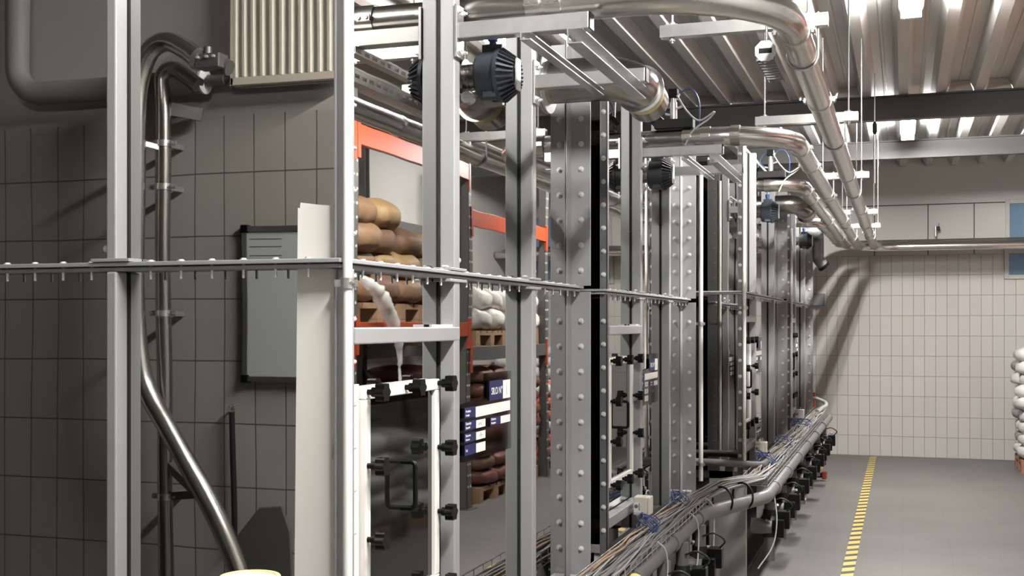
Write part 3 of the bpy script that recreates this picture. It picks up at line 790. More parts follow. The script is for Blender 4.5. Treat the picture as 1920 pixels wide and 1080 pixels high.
# ------------------------------------------------------------------ white conduits beside the silo corners
def conduit(x, y, z0, z1, r, label, clamps, arm):
    t = thing('conduit', (x, y, z0), label, 'conduit', 'vertical conduits on the silo corners')
    MB().tube([(x, y, z0), (x, y, z1)], r, 16).build('tube', 'white', t)
    for z in clamps:
        b = MB(); b.tube([(x, y, z-.012), (x, y, z+.012)], r+.004, 16); b.box(x-arm, x+r+.012, y-.004, y+.004, z-.008, z+.008)
        b.cyl((x+r+.004, y-.012, z), (x+r+.004, y+.012, z), .004, 8); b.build('clamp', 'galv', t)
    return t
conduit(PX1+.057, 2.405, .60, 2.76, .0112, 'white conduit up the front corner of the nearest silo, with a steel clamp', (1.742,), .03)
conduit(PX1+.094, 7.09, .70, 2.60, .0135, 'white conduit beside the rear corner of the second silo, in front of the dark gap', (1.65, .80), .06)
conduit(-1.0+.060, 7.43, .75, 2.82, .012, 'white conduit up the front corner of the third silo', (1.75, .92), .03)
conduit(-1.0+.058, 10.73, .80, 2.5, .012, 'white conduit up the front corner of the farthest silo', (1.72, ), .03)
# ------------------------------------------------------------------ cable tray, cables and the pipe below it
def wire_tray(xl_, xr_, y0, y1, z0, z1, label):
    t = thing('wire_cable_tray', ((xl_+xr_)/2, y0, z0), label, 'cable tray', 'wire mesh cable trays')
    b = MB(); r = .0024
    xs = [xl_+(xr_-xl_)*k/4 for k in range(5)]
    for x in xs: b.tube([(x, y0, z0), (x, y1, z0)], r, 6)
    for z in (z1, (z0+z1)/2):
        for x in (xl_, xr_): b.tube([(x, y0, z), (x, y1, z)], r, 6)
    y = y0
    while y <= y1+.001:
        b.tube([(xl_, y, z1), (xl_, y, z0), (xr_, y, z0), (xr_, y, z1)], r, 6); y += .10
    b.build('wire_mesh', 'wire', t)
    y = y0+.4
    while y < y1:
        MB().box(xl_-.07, xr_+.01, y-.012, y+.012, z0-.022, z0-.003).build('support', 'galv', t); y += .9
    return t
T1 = wire_tray(-1.125, -.985, 2.9, 6.45, .675, .735, 'wire mesh cable tray along the first two silos')
T2 = wire_tray(-.885, -.745, 6.95, 12.95, .705, .765, 'wire mesh cable tray along the two far silos')

def cables(n, seed, y0, y1, cx0, cx1, z0a, z0b, rmin, rmax, spread=.055, hz=.05):
    rnd = random.Random(seed); b = MB()
    for i in range(n):
        a = rnd.uniform(-spread, spread); h = rnd.uniform(0, hz); r = rnd.uniform(rmin, rmax); pts = []
        ph = rnd.uniform(0, 6)
        for k in range(34):
            t = k/33; y = y0+(y1-y0)*t
            f = min(1, max(0, (y-6.28)/.60)); f = f*f*(3-2*f)
            x = cx0+(cx1-cx0)*f+a*(.75+.25*math.sin(ph+y*1.7))+.012*math.sin(ph*2+y*4.1)
            z = z0a+(z0b-z0a)*f+h*(.7+.3*math.sin(ph*3+y*2.3))+.008*math.sin(ph+y*5.3)+(.035*math.exp(-((y-6.6)/.35)**2))
            pts.append((x, y, z))
        b.tube(pts, r, 6)
    return b
o = cables(34, 5, 2.9, 12.9, -1.052, -.815, .684, .714, .003, .0062).build('cable_bundle', 'cable_g')
tag(o, 'bundle of many grey cables lying in the wire mesh trays beside the silos', 'cables', kind='stuff')
o = cables(14, 9, 2.9, 12.9, -1.05, -.812, .70, .73, .003, .005, .06, .05).build('cable_bundle', 'cable_l')
tag(o, 'thin pale cables lying on top of the grey bundle in the wire trays', 'cables', kind='stuff')
for k, (ya, yb, a, lab) in enumerate([(4.2, 6.2, -.03, 'orange-brown cable on top of the first wire tray, towards the silo'), (3.4, 5.4, -.055, 'orange-brown cable at the silo edge of the first wire tray'),
        (7.0, 9.0, -.02, 'orange-brown cable on top of the second wire tray'), (9.4, 12.0, .01, 'orange-brown cable at the far end of the second wire tray')]):
    rnd = random.Random(40+k); cx = -1.052 if ya < 6.5 else -.815; zz = .738 if ya < 6.5 else .768
    pts = [(cx+a+rnd.uniform(-.012, .012), ya+(yb-ya)*i/9, zz+rnd.uniform(-.004, .008)) for i in range(10)]
    tag(MB().tube(smooth_path(pts), .0055, 8).build('cable', 'cable_o'), lab, 'cable')
def coil(x, y, z, r, turns, label, seed):
    rnd = random.Random(seed); pts = []
    for k in range(turns*14):
        a = 2*PI*k/14; q = r*(1+.18*math.sin(k*.7+seed))
        pts.append((x+q*.55*math.cos(a+k*.02)+rnd.uniform(-.008, .008), y+q*math.sin(a)*(1+.3*math.sin(k*.13)), z+.026*math.sin(a*.5+k*.21)+k*.0003+rnd.uniform(-.007, .007)))
    tag(MB().tube(pts, .0026, 6).build('blue_hose_coil', 'cable_b'), label, 'hose', 'blue hose coils on the cable trays')
coil(-1.085, 5.2, .742, .085, 6, 'loose coil of thin blue hose on the first wire tray under the cream junction box', 3)
coil(-1.09, 6.0, .742, .08, 4, 'loose coil of thin blue hose near the far end of the first wire tray', 8)
coil(-.845, 7.75, .772, .11, 5, 'loose coil of thin blue hose at the start of the second wire tray', 4)
coil(-.845, 8.9, .772, .11, 3, 'loose coil of thin blue hose on the second wire tray by the third silo', 6)
coil(-.845, 10.6, .772, .16, 4, 'loose coil of thin blue hose on the second wire tray at the fourth silo', 5)

# ribbed hose joining from the gap, with black ties round the bend
def path_pipe(off=0, dz=0):
    return [(-1.0+off, 2.9, .655+dz), (-1.0+off, 6.15, .650+dz), (-.745+off, 6.85, .655+dz), (-.745+off, 13.0, .645+dz)]
d = thing('grey_supply_pipe', (-1.0, 2.9, .65), 'thick grey plastic pipe below the wire trays, stepping out past the second silo', 'pipe')
MB().tube(fillet(path_pipe(), .35, 10), .038, 20).build('pipe', 'duct', d)
for y in (3.6, 4.5, 5.3, 6.0): MB().tube([(-1.0, y-.03, .652), (-1.0, y+.03, .652)], .045, 20).build('socket', 'duct', d)
for y in (7.3, 8.1, 9.0, 9.9, 10.8, 11.8): MB().tube([(-.745, y-.03, .65), (-.745, y+.03, .65)], .046, 20).build('socket', 'duct', d)
for yy, x in ((6.42, -.93), (6.62, -.845)):
    MB().tube([(x+.062*math.cos(a), yy-.05*math.cos(a), .690+.072*math.sin(a)) for a in [2*PI*k/20 for k in range(21)]], .006, 8).build('black_tie', 'black', d)
h = MB(); pts = fillet([(-1.6, 7.22, .80), (-1.05, 7.22, .80), (-.83, 7.4, .77), (-.81, 9.0, .735)], .12, 6)
tag(h.tube(pts, .022, 14).build('grey_hose', 'duct'), 'grey hose coming out of the dark gap between second and third silo onto the tray', 'hose')
h = MB(); pts = smooth_path([(-.81, 12.2, .76), (-.80, 12.75, .765), (-.775, 12.95, .775), (-.79, 13.05, .805), (-.88, 13.08, .84), (-.96, 13.12, .84)])
tag(h.tube(pts, .02, 14).build('grey_hose', 'cable_l'), 'pale hose curling up at the far end of the second wire tray', 'hose')
h = MB(); pts = smooth_path([(-.72, 7.05, .66), (-.70, 7.03, .5), (-.72, 7.0, .35), (-.80, 6.95, .22)])
tag(h.tube(pts, .004, 8).build('cable', 'cable_l'), 'single thin cable hanging down in front of the wide grey silo leg', 'cable')
for k, (y, lab) in enumerate([(4.9, 'thin cable loop hanging from the first wire tray, nearest the camera'), (5.7, 'thin cable loop hanging from the first wire tray below the cream junction box'), (6.2, 'thin cable loop hanging at the far end of the first wire tray')]):
    pts = smooth_path([(-.985, y, .73), (-.955, y+.03, .69), (-.95, y+.06, .60), (-.955, y+.02, .50-.04*k), (-.99, y-.02, .46)])
    tag(MB().tube(pts, .0038, 8).build('cable', 'cable_l'), lab, 'cable')

# dosing valves below the pipe
def dosing_valve(x, y, z, label, s=1.0, seed=0):
    rnd = random.Random(seed); v = thing('dosing_valve', (x, y, z), label, 'valve', 'black dosing valves under the supply pipe')
    b = MB(); b.lathe((x, y, z-.16*s), (0, 0, 1), [(0, 0), (0, .042*s), (.02, .055*s), (.10*s, .055*s), (.12*s, .040*s), (.155*s, .035*s), (.155*s, 0)], 20); b.build('body', 'blackm', v)
    MB().cyl((x, y, z-.005), (x, y, z+.10), .03*s, 16).build('spigot', 'duct', v)
    m = MB().cyl((x-.10*s, y-.03, z-.10*s), (x+.02, y-.03, z-.10*s), .045*s, 16).build('motor', 'dgrey', v)
    MB().box(x+.045*s, x+.115*s, y-.035*s, y+.035*s, z-.11*s, z-.01*s).build('coil_box', 'black', v, bevel=.004)
    MB().box(x+.03*s, x+.09*s, y-.10*s, y-.045*s, z-.15*s, z-.05*s).build('plug_box', 'black', v, bevel=.004)
    for k in range(5):
        a = rnd.uniform(0, 6); q = Vector((x+.06*s*math.cos(a)+.015, y+.06*s*math.sin(a), z-rnd.uniform(-.02, .16)*s))
        MB().cyl(q, q+Vector((rnd.uniform(.01, .03), -.02, rnd.uniform(-.01, .02))), .008*s, 8).build('fitting', 'zinc', v)
    MB().tube(smooth_path([(x+.09*s, y, z-.02), (x+.13*s, y-.03, z+.03), (x+.08, y-.05, z+.07), (x+.02, y-.04, z+.05)]), .005, 8).build('cable', 'cable_k', v)
    MB().cyl((x, y, z-.30*s), (x, y, z-.15*s), .03*s, 14).build('outlet', 'dgrey', v)
    return v
ordn = ['nearest', 'second', 'third', 'fourth', 'fifth', 'sixth', 'seventh', 'eighth', 'ninth']
for k, y in enumerate((4.55, 5.0, 5.45, 5.95)):
    dosing_valve(-.975, y, .53, f'{ordn[k]} black dosing valve from the camera below the first wire tray', 1.0, k)
for k, y in enumerate((7.25, 8.0, 8.8, 9.6, 10.5, 11.4, 12.3)):
    dosing_valve(-.765, y, .53, f'{ordn[k]} black dosing valve after the wide grey leg, below the second wire tray', 1.05, k+9)
kn = thing('valve_handwheel', (-.965, 4.35, .62), 'yellow round knob at the bottom edge below the first wire tray', 'knob')
MB().lathe((-.965, 4.38, .655), (.5, -.3, .8), [(0, 0), (0, .036), (.015, .04), (.03, .034), (.036, .0)], 20).build('cap', 'yellow', kn); MB().cyl((-.965, 4.38, .60), (-.965, 4.38, .66), .012, 10).build('stem', 'dgrey', kn)

def junction_box(x, y, z, label, mat='cream', back=-1.2):
    j = thing('junction_box', (x, y, z), label, 'box', 'junction boxes below the hatches')
    s = .042
    MB().box(x-.045, x+.02, y-s, y+s, z-s, z+s).build('body', mat, j, bevel=.005)
    MB().box(x+.0205, x+.032, y-s, y+s, z-s, z+s).build('lid', mat, j, bevel=.005)
    p = MB().box(x-.042, x-.012, y-s-.0015, y-s, z-.028, z+.02).build('entry_plate', 'label_white', j)
    MB().cyl((x-.030, y-s-.004, z), (x-.030, y-s, z), .009, 12).build('cable_entry', 'bframe', p); MB().box(x-.018, x-.014, y-s-.003, y-s-.001, z-.018, z+.014).build('marker', 'bframe', p)
    MB().box(back, x-.045, y-.02, y+.02, z-.03, z-.022).build('bracket', 'galv', j)
    MB().cyl((x-.01, y, z-s-.02), (x-.01, y, z-s), .010, 10).build('cable_gland', 'cable_l', j)
    MB().tube(smooth_path([(x-.01, y, z-s-.02), (x-.01, y+.01, z-s-.05), (x+.01, y+.05, z-s-.06)]), .004, 8).build('cable', 'cable_l', j)
    MB().tube(smooth_path([(x-.01, y+s, z-.01), (x-.01, y+.09, z+.05), (x-.01, y+.16, z+.03), (x-.0, y+.17, z-.08)]), .0045, 8).build('loop_cable', 'cable_g', j)
    return j
junction_box(-1.135, 5.36, .808, 'cream junction box below the hatch of the second silo')
junction_box(-.895, 8.02, .815, 'grey-looking cream junction box below the hatch of the third silo', 'cream', -.95)
junction_box(-.895, 11.15, .815, 'small junction box below the hatch of the farthest silo', 'label_white', -.95)

# far end of the silo row
p = thing('guard_post', (-.93, 13.25, 0), 'orange post with a pale tip beside the far end of the silo row', 'post')
MB().box(-.965, -.905, 13.2, 13.26, 0, .90).build('post', 'orange', p, bevel=.005); MB().box(-.96, -.91, 13.205, 13.255, .90, .95).build('tip', 'label_white', p)
p = thing('floor_lever', (-.75, 12.75, 0), 'dark lever with red rubber end reaching over the floor under the far tray end', 'lever')
MB().bar((-.98, 12.75, .06), (-.80, 12.72, .06), .05, .05).build('bar', 'black', p, bevel=.005); MB().bar((-.80, 12.72, .062), (-.755, 12.715, .062), .07, .085).build('red_end', 'redp', p, bevel=.01)
MB().box(-1.03, -.97, 12.70, 12.80, 0, .10).build('foot', 'dgrey', p)
for x, y, z, h, lab in ((-.80, 12.62, .13, .10, 'lower yellow block under the far end of the second wire tray'), (-.79, 12.9, .30, .055, 'upper yellow block under the far end of the second wire tray')):
    p = thing('yellow_block', (x, y, z), lab, 'block')
    MB().box(x-.05, x+.01, y-.03, y+.03, z, z+h).build('block', 'yellow', p, bevel=.006); MB().box(x-.15, x-.05, y-.015, y+.015, z+.01, z+.04).build('arm', 'dgrey', p)

# cup-like bin at the bottom edge
c = thing('round_bin', (-1.155, 1.88, 0), 'white round bin with yellow rim, bottom edge, before the nearest silo', 'bin')
bx, by, bz = -1.16, 1.93, 1.178
MB().lathe((bx, by, 0), (0, 0, 1), [(.0, 0), (.0, .07), (.02, .07), (.03, .05), (bz-.12, .05), (bz-.10, .052), (bz-.012, .0535), (bz-.012, .048), (bz-.05, .046), (bz-.05, 0)], 40).build('body', 'label_white', c)
MB().lathe((bx, by, bz), (0, 0, 1), [(-.022, .0535), (-.022, .0575), (-.002, .0575), (0, .056), (0, .050), (-.004, .050)], 40).build('rim', 'yellow_p', c)

MB().lathe((bx, by, bz), (0, 0, 1), [(-.004, .0502), (-.0042, 0)], 40).build('contents', 'label_white', c)

# ------------------------------------------------------------------ wall behind the camera's left, seen in the silo front
WY = .80
rd = thing('radiator', (-2.245, WY, 2.57), 'cream panel radiator hung high on the tiled wall facing the silos', 'radiator')
x0, x1, z0, z1 = -2.475, -2.00, 2.575, 3.10
b = MB(); n = 12; w = (x1-x0)/n
pts = []
for i in range(n):
    a = x0+i*w; pts += [(a, WY+.085), (a+w*.12, WY+.085), (a+w*.34, WY+.100), (a+w*.66, WY+.100), (a+w*.88, WY+.085)]
pts += [(x1, WY+.085), (x1, WY+.07), (x0, WY+.07)]
b.prism(pts, 'Z', z0+.03, z1-.03); b.box(x0, x1, WY+.07, WY+.10, z0, z0+.03); b.box(x0, x1, WY+.07, WY+.10, z1-.03, z1)
b.build('front_panel', 'radiator', rd, bevel=.002)
MB().box(x0, x1, WY+.03, WY+.045, z0, z1).build('rear_panel', 'radiator', rd, bevel=.003)
MB().box(x0, x0+.012, WY+.03, WY+.10, z0, z1).box(x1-.012, x1, WY+.03, WY+.10, z0, z1).build('side_cover', 'radiator', rd)
MB().box(x0+.02, x1-.02, WY+.028, WY+.102, z1, z1+.006).build('top_grille', 'radiator', rd)
for x in (x0+.1, x1-.1): MB().box(x-.015, x+.015, WY, WY+.03, z0+.05, z1-.05).build('wall_bracket', 'radiator', rd)
hp = thing('heating_pipe', (-3.52, WY+.08, 2.605), 'thick lagged heating pipe turning along the wall to the radiator', 'pipe')
MB().tube(fillet([(-3.51, WY+.08, ZC-.01), (-3.51, WY+.08, 2.605), (-2.60, WY+.08, 2.605)], .12, 10), .047, 24).build('lagging', 'lag', hp)
MB().lathe((-2.60, WY+.08, 2.605), (1, 0, 0), [(-.01, .05), (.0, .05), (.002, .03), (.002, 0)], 24).build('end_collar', 'label_white', hp)
MB().cyl((-2.60, WY+.08, 2.605), (-2.47, WY+.08, 2.605), .012, 14).build('copper_tail', 'dgrey', hp)
b = MB(); b.cyl((-2.57, WY+.08, 2.605), (-2.51, WY+.08, 2.605), .02, 14); b.cyl((-2.585, WY+.08, 2.605), (-2.57, WY+.08, 2.605), .024, 6); b.build('union', 'dgrey', hp)

# steel suction pipes standing off the wall
sp = thing('suction_pipe', (-2.79, 1.02, 0), 'bright steel suction pipe with a bow at the top, sweeping down to the right', 'pipe')
pth = smooth_path([(-2.545, 1.02, 2.66), (-2.60, 1.02, 2.70), (-2.68, 1.02, 2.735), (-2.755, 1.02, 2.705), (-2.805, 1.02, 2.60), (-2.822, 1.02, 2.45), (-2.825, 1.02, 2.1), (-2.825, 1.02, 1.7), (-2.80, 1.02, 1.47), (-2.755, 1.02, 1.36), (-2.68, 1.02, 1.25), (-2.59, 1.02, 1.12), (-2.51, 1.02, 1.0), (-2.43, 1.02, .86), (-2.36, 1.02, .70), (-2.31, 1.02, .50), (-2.29, 1.02, .2), (-2.29, 1.02, .0)], 5)
MB().tube(pth, .038, 20).build('tube', 'pipe', sp)
MB().tube([(-2.548, 1.02, 2.662), (-2.53, 1.02, 2.652)], .044, 20).build('collar', 'galv', sp)
b = MB(); b.box(-2.535, -2.43, .985, 1.055, 2.615, 2.67); b.cyl((-2.50, 1.02, 2.67), (-2.50, 1.02, 2.70), .016, 10); b.cyl((-2.46, .99, 2.64), (-2.42, .99, 2.62), .03, 14)
b.build('coupling_head', 'dgrey', sp, bevel=.004)
b = MB()
for x in (-2.52, -2.48, -2.45): b.cyl((x, 1.055, 2.655), (x, 1.066, 2.655), .006, 6)
b.build('bolt', 'zinc', sp)
MB().bar((-2.825, 1.02, 2.36), (-2.745, .93, 2.335), .012, .02).build('strap', 'galv', sp)
st = thing('suction_riser', (-2.765, .93, 0), 'straight dull steel riser pipe standing before the tiled wall', 'pipe')
MB().tube(fillet([(-2.60, .93, 2.58), (-2.775, .93, 2.70), (-2.765, .93, 2.5), (-2.745, .93, 0)], .06, 8), .030, 20).build('tube', 'pipe_dark', st)
for z, x in ((2.36, -2.765), (2.19, -2.763), (1.69, -2.758), (.97, -2.75)):
    b = MB(); b.tube([(x, .93, z-.012), (x, .93, z+.012)], .034, 20); b.box(x-.06, x+.06, .925, .935, z-.01, z+.01); b.cyl((x+.048, .91, z), (x+.048, .95, z), .006, 8); b.cyl((x-.048, .91, z), (x-.048, .95, z), .006, 8)
    b.box(x-.01, x+.01, WY+.002, .90, z-.01, z+.01); b.build('pipe_clamp', 'galv', st)
b = MB(); b.bar((-2.745, .93, 1.10), (-2.58, .95, .99), .03, .03); b.bar((-2.745, .93, .97), (-2.57, .95, .99), .012, .03); b.build('stay', 'dgrey', st)
b = MB(); b.bar((-2.75, .90, 2.50), (-2.64, .84, 2.48), .02, .05); b.build('wall_stay', 'dgrey', st)

wb = thing('whiteboard', (-2.2, WY, 1.42), 'dim grey-blue whiteboard with dark corners on the tiled wall', 'whiteboard')
MB().box(-2.455, -1.86, WY+.012, WY+.02, 1.435, 2.02).build('board', 'board', wb)
b = MB(); b.box(-2.47, -1.845, WY, WY+.026, 2.015, 2.035); b.box(-2.47, -1.845, WY, WY+.026, 1.42, 1.44); b.box(-2.47, -2.45, WY, WY+.026, 1.44, 2.015); b.box(-1.865, -1.845, WY, WY+.026, 1.44, 2.015)
b.build('frame', 'alu', wb)
for x in (-2.46, -1.855):
    for z in (1.43, 2.025): MB().box(x-.016, x+.016, WY, WY+.03, z-.016, z+.016).build('corner', 'black', wb, bevel=.004)
b = MB()
for z in (1.985, 1.955, 1.92): b.box(-2.44, -2.30, WY+.0201, WY+.0206, z-.0015, z+.0015)
b.build('ruled_line', 'seam', wb)
tl = thing('hanging_scraper', (-2.505, WY+.03, 1.31), 'long dark scraper hanging on the tiled wall below the whiteboard', 'tool')
MB().tube([(-2.508, WY+.035, 1.30), (-2.502, WY+.035, .95), (-2.50, WY+.035, .80)], .011, 12).build('handle', 'blackm', tl)
MB().lathe((-2.508, WY+.035, 1.315), (0, 1, 0), [(-.006, .010), (-.006, .017), (.006, .017), (.006, .010), (-.006, .010)], 14).build('hanging_ring', 'galv', tl)
MB().cyl((-2.508, WY, 1.325), (-2.508, WY+.045, 1.325), .004, 8).build('hook', 'galv', tl)
b = MB().prism([(-2.49, .82), (-2.40, .93), (-2.30, .94), (-2.26, .84), (-2.25, .62), (-2.47, .62)], 'Y', WY+.015, WY+.03); b.build('blade', 'dkblade', tl, bevel=.004)

# ------------------------------------------------------------------ pallet rack on the other side of the aisle
RX0, RX1 = 1.14, 2.24
YU = (4.9, 7.45, 9.78, 12.15)
rack = thing('pallet_rack', (1.67, 9.8, 0), 'tall pallet rack with orange beams on the right side of the aisle', 'rack')
def upright(x, y, zt=3.35):
    b = MB(); s = 1 if x < 1.6 else -1
    xa, xb = (x, x+.085*s)
    b.box(min(xa, x+.004*s), max(xa, x+.004*s), y-.05, y+.05, .006, zt)
    b.box(min(xa, xb), max(xa, xb), y-.05, y-.046, .006, zt); b.box(min(xa, xb), max(xa, xb), y+.046, y+.05, .006, zt)
    b.box(min(x-.03*s, xb+.03*s), max(x-.03*s, xb+.03*s), y-.08, y+.08, 0, .006)
    u = b.build('upright', 'upright', rack)
    h = MB(); z = .2
    while z < zt-.05:
        for q in (-.026, .026): h.cyl((x-.0008*s, y+q, z), (x+.001*s, y+q, z), .011, 8)
        z += .10
    h.build('slot_pattern', 'seal' if x > 1.6 else 'label_white', u)  # front slots coloured white, light through the holes put into the colour
    return u
for y in YU:
    for x in (RX0, RX1): upright(x, y)
    for k in range(2):
        za, zc = (.35+k*1.0, 1.25+k*1.0)
        pa_, pb_ = ((RX0+.05, y, za), (RX1-.05, y, zc)) if k % 2 == 0 else ((RX1-.05, y, za), (RX0+.05, y, zc))
        MB().bar(pa_, pb_, .03, .03, (0, 1, 0)).build('brace', 'upright', rack)
LV = ((1.50, 2.97), (1.60, 2.99), (1.38, 2.60))
for i in range(len(YU)-1):
    for k, z in enumerate(LV[i]):
        for x, s in ((RX0, 1), (RX1, -1)):
            hh = .062 if k == 0 else .072
            col = 'upright' if s < 0 or (i == 2 and k == 0) else 'orange'
            m = MB().box(x-.012 if s > 0 else x-.03, x+.03 if s > 0 else x+.012, YU[i]+.052, YU[i+1]-.052, z-hh, z+hh).build('beam', col, rack, bevel=.004)
            for y, q in ((YU[i]+.052, 1), (YU[i+1]-.052, -1)):
                MB().box(x-.018 if s > 0 else x-.004, x+.004 if s > 0 else x+.018, y-.0 if q > 0 else y-.006, y+.006 if q > 0 else y, z-.17, z+.10).box(min(x-s*.018, x-s*.012), max(x-s*.018, x-s*.012), y-.045*(q > 0) if q > 0 else y, y if q > 0 else y+.045, z-.17, z+.10).build('beam_connector', 'orange', m)

def pallet(x, y, z, label, mat='wood', group='wooden pallets under the sacks'):
    p = thing('pallet', (x, y, z), label, 'pallet', group)
    L, Wd = 1.15, .80     # L across the rack (x), Wd along the aisle (y)
    for k in range(3):
        yy = y-Wd/2+.05+k*(Wd-.1)/2
        MB().box(x-L/2, x+L/2, yy-.05, yy+.05, z, z+.02).build('bottom_board', mat, p)
        for q in range(3):
            xx = x-L/2+.07+q*(L-.14)/2; MB().box(xx-.07, xx+.07, yy-.05, yy+.05, z+.02, z+.10).build('block', mat, p, bevel=.003)
    for q in range(3):
        xx = x-L/2+.07+q*(L-.14)/2; MB().box(xx-.07, xx+.07, y-Wd/2, y+Wd/2, z+.10, z+.12).build('stringer_board', mat, p)
    for k in range(6):
        yy = y-Wd/2+.05+k*(Wd-.1)/5; MB().box(x-L/2, x+L/2, yy-.05, yy+.05, z+.12, z+.142).build('top_board', mat, p)
    return p

def sack_mesh(seed, L=.62, Wd=.42, H=.175, mat='kraft'):
    rnd = random.Random(seed); n, m = 26, 16; v = []; f = []
    def sp_(c, e): return math.copysign(abs(c)**e, c)
    for i in range(m+1):
        t = -PI/2+PI*i/m
        for k in range(n):
            a = 2*PI*k/n
            x = sp_(math.cos(a), .45)*sp_(math.cos(t), .5); y = sp_(math.sin(a), .45)*sp_(math.cos(t), .5); z = sp_(math.sin(t), .62)
            # plump middle, thin ends and pinched corners
            edge = max(abs(x), abs(y)); z *= 1-.22*max(0, edge-.6)/.4 if edge > .6 else 1
            p = Vector((x*L/2, y*Wd/2, z*H/2))
            q = noise.noise_vector(p*6+Vector((seed*3.1, seed, 0)))
            p += Vector((q.x*.02, q.y*.02, q.z*.022))
            v.append(p)
    for i in range(m):
        for k in range(n): f.append((i*n+k, i*n+(k+1)%n, (i+1)*n+(k+1)%n, (i+1)*n+k))
    me = bpy.data.meshes.new('sack'); me.from_pydata(v, [], f); me.polygons.foreach_set('use_smooth', [True]*len(f))
    me.materials.append(M[mat]); return me
SM = {}
def sack(x, y, z, mat, rz, label, group, seed=0, sc=(1, 1, 1), tilt=(0, 0)):
    key = (mat, seed % 3)
    if key not in SM: SM[key] = sack_mesh(seed % 3+hash(mat) % 7 if False else seed % 3+len(mat), mat=mat)
    o = inst('sack', SM[key], (x, y, z), None, (tilt[0], tilt[1], rz)); o.scale = sc
    return tag(o, label, 'sack', group)
LN = ['bottom', 'second', 'third', 'fourth', 'fifth', 'sixth', 'seventh', 'eighth', 'ninth', 'tenth']

def stack(x, y, z, layers, mats, where, group, dz=.135, seed=1, jitter=.02, sc=(1, 1, 1)):
    """one pallet load: two sacks side by side towards the aisle and two behind, layer on layer"""
    rnd = random.Random(seed)
    for l in range(layers):
        for i, (dx, dy) in enumerate(((-.29, -.2), (-.29, .2), (.30, -.2), (.30, .2))):
            if l == layers-1 and i > 2: continue
            pos = ('front near', 'front far', 'rear near', 'rear far')[i]
            nm = 'topmost' if l == layers-1 else LN[l]
            colr = {'kraft': 'brown paper', 'kraft_y': 'yellowish paper', 'kraft_d': 'dark brown paper', 'sack_white': 'white', 'sack_print': 'white orange-printed', 'sack_orange': 'orange-and-white', 'sack_red': 'dark red', 'sack_grey': 'grey'}
            mt = mats[(l*2+i+seed) % len(mats)]
            sack(x+dx+rnd.uniform(-jitter, jitter), y+dy+rnd.uniform(-jitter, jitter), z+.075*sc[2]+l*dz*sc[2], mt, rnd.uniform(-.06, .06),
                 f'{colr[mt]} sack, {pos}, {nm} layer {where}', group, rnd.randrange(9), sc)

# upper shelf level
ZL = 1.60+.062; ZM = 1.38+.062
pl = [(1.66, 8.02, 'kraft'), (1.66, 8.98, 'kraft')]
pallet(1.75, 7.93, ZL, 'pallet under brown paper sacks on the shelf, nearer of the two in the first bay')
pallet(1.75, 8.76, ZL, 'pallet under brown paper sacks on the shelf, farther of the two in the first bay')
stack(1.75, 7.93, ZL+.142, 4, ['kraft', 'kraft_y', 'kraft', 'kraft_d'], 'of nearer brown shelf stack', 'brown paper sacks on the shelf', seed=2, jitter=.045, sc=(1, 1.04, 1.38))
stack(1.75, 8.76, ZL+.142, 3, ['kraft', 'kraft_d', 'kraft_y'], 'of farther brown shelf stack', 'brown paper sacks on the shelf', seed=3, jitter=.045, sc=(1, 1.04, 1.38))
pallet(1.75, 10.45, ZM, 'pallet under white orange-printed sacks on the shelf, nearer in the second bay')
pallet(1.75, 11.55, ZM, 'pallet under white orange-printed sacks on the shelf, farther in the second bay')
stack(1.75, 10.45, ZM+.142, 2, ['sack_print', 'sack_white', 'sack_print'], 'of nearer white shelf stack', 'white printed sacks on the shelf', seed=4, sc=(1, 1, 1.35))
stack(1.75, 11.55, ZM+.142, 2, ['sack_print', 'sack_print', 'sack_white'], 'of farther white shelf stack', 'white printed sacks on the shelf', seed=5, sc=(1, 1, 1.35))
# floor level
pallet(1.75, 8.05, 0, 'pallet on the floor under grey and white sacks, nearer in the first bay')
pallet(1.75, 9.1, 0, 'pallet on the floor under grey and white sacks, farther in the first bay')
stack(1.75, 8.05, .142, 5, ['sack_white', 'sack_grey', 'sack_white', 'sack_grey'], 'of nearer grey-white floor stack', 'grey and white sacks on the floor pallets', seed=6, jitter=.05)
stack(1.75, 9.1, .142, 4, ['sack_grey', 'sack_white', 'sack_grey'], 'of farther grey-white floor stack', 'grey and white sacks on the floor pallets', seed=7, jitter=.05)
pallet(1.75, 10.5, 0, 'pallet on the floor under dark red sacks, nearer in the second bay')
pallet(1.75, 11.55, 0, 'pallet on the floor under dark red sacks, farther in the second bay')
stack(1.75, 10.5, .142, 8, ['sack_red', 'kraft_d', 'sack_red'], 'of nearer dark red floor stack', 'dark red sacks on the floor pallets', seed=8)
stack(1.75, 11.55, .142, 7, ['sack_red', 'kraft_d'], 'of farther dark red floor stack', 'dark red sacks on the floor pallets', seed=9)
pallet(1.86, 12.95, 0, 'pallet on the floor under orange and white sacks, third bay', 'wood')
stack(1.86, 12.95, .142, 6, ['sack_orange', 'sack_orange', 'sack_white'], 'of the orange floor stack', 'orange and white sacks on the floor pallet', seed=10)
pallet(1.82, 14.45, 0, 'reddish pallet under the white sacks at the right edge of the picture', 'brickw')
stack(1.82, 14.45, .142, 9, ['sack_white', 'sack_white', 'sack_grey', 'sack_white'], 'of white stack by end wall', 'white sacks by the end wall', seed=11, jitter=.04)

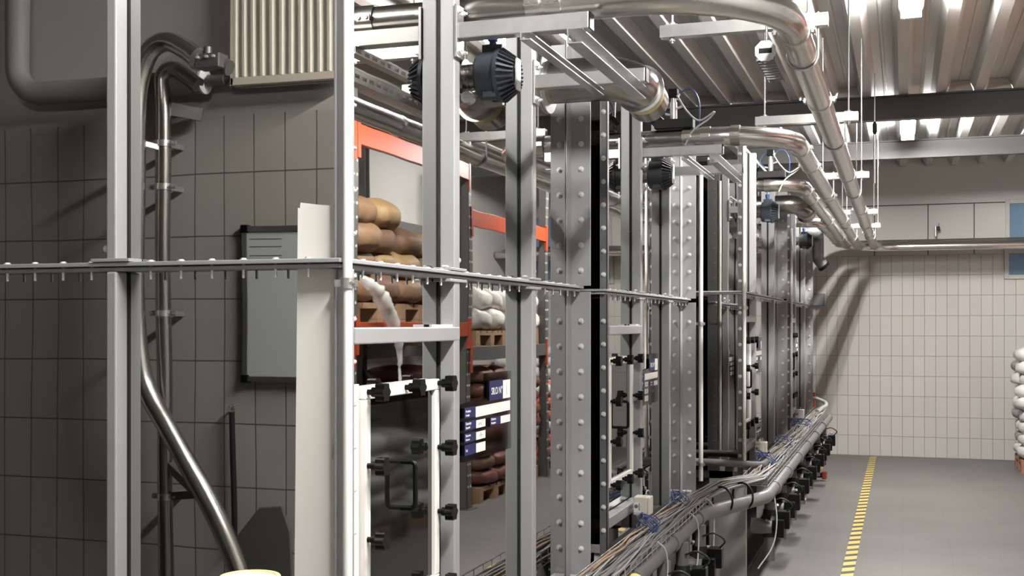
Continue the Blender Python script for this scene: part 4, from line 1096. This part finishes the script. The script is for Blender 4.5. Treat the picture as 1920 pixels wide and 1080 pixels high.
# crumpled film hanging off the brown stack
rnd = random.Random(3)
b = MB(); base = [(1.10, 7.46, 1.98), (1.05, 7.58, 1.90), (1.04, 7.70, 1.80), (1.03, 7.83, 1.68), (1.03, 7.95, 1.55), (1.035, 8.02, 1.38), (1.04, 8.03, 1.22)]
pth = smooth_path(base, 6); rad = [(.022+.036*math.sin(PI*min(1, k/(len(pth)*.8)))**1.0+rnd.uniform(-.008, .008)) for k in range(len(pth))]
for k in range(len(pth)-5, len(pth)): rad[k] *= .5
b.tube(pth, .03, 14, radii=rad)
b.v = [tuple(Vector(v)+noise.noise_vector(Vector(v)*11)*.014) for v in b.v]
tag(b.build('film_strip', 'film'), 'crumpled clear plastic film hanging down off the brown paper sacks', 'film')

# ------------------------------------------------------------------ small things on the far wall
tp = thing('wall_tap', (.40, YF, 2.78), 'small dark wall tap with a grey body above the pipes on the end wall', 'tap')
MB().cyl((.40, YF, 2.80), (.40, YF-.10, 2.80), .018, 12).build('body', 'dgrey', tp); MB().box(.40, .435, YF-.12, YF-.06, 2.79, 2.84).build('actuator', 'black', tp, bevel=.004)
MB().cyl((.385, YF-.09, 2.84), (.385, YF-.09, 2.72), .016, 12).build('valve', 'galv', tp); MB().cyl((.395, YF-.09, 2.72), (.395, YF-.09, 2.60), .007, 8).build('tail', 'dgrey', tp); MB().cyl((.42, YF-.09, 2.84), (.425, YF-.09, 2.88), .004, 8).build('pin', 'dgrey', tp)
bx = tag(MB().box(-1.15, -.93, YF-.12, YF, 1.88, 2.03).build('wall_box', 'dgrey', bevel=.004), 'grey wall box on the end wall just behind the farthest silo', 'box')

# ------------------------------------------------------------------ world, camera, view
w = bpy.data.worlds.new('room'); bpy.context.scene.world = w; w.use_nodes = True
w.node_tree.nodes['Background'].inputs[0].default_value = (.9, .93, 1, 1); w.node_tree.nodes['Background'].inputs[1].default_value = .05
cam = bpy.data.cameras.new('camera'); co = bpy.data.objects.new('camera', cam); C.objects.link(co)
F = 2200.0; yaw = math.atan((1692-960)/F)
cam.sensor_width = 36; cam.lens = F/1920*36; cam.shift_y = (607-540)/1920; cam.clip_start = .05
co.location = (0, 0, 1.65); co.rotation_euler = (PI/2, 0, yaw)
sc = bpy.context.scene; sc.camera = co
sc.view_settings.view_transform = 'Standard'; sc.view_settings.look = 'None'; sc.view_settings.gamma = 1; sc.view_settings.exposure = 1.0
sc.cycles.max_bounces = 10; sc.cycles.glossy_bounces = 6; sc.cycles.diffuse_bounces = 5; sc.cycles.transparent_max_bounces = 12
sc.cycles.sample_clamp_indirect = 6; sc.cycles.caustics_reflective = False; sc.cycles.caustics_refractive = False
sc.cycles.use_denoising = True
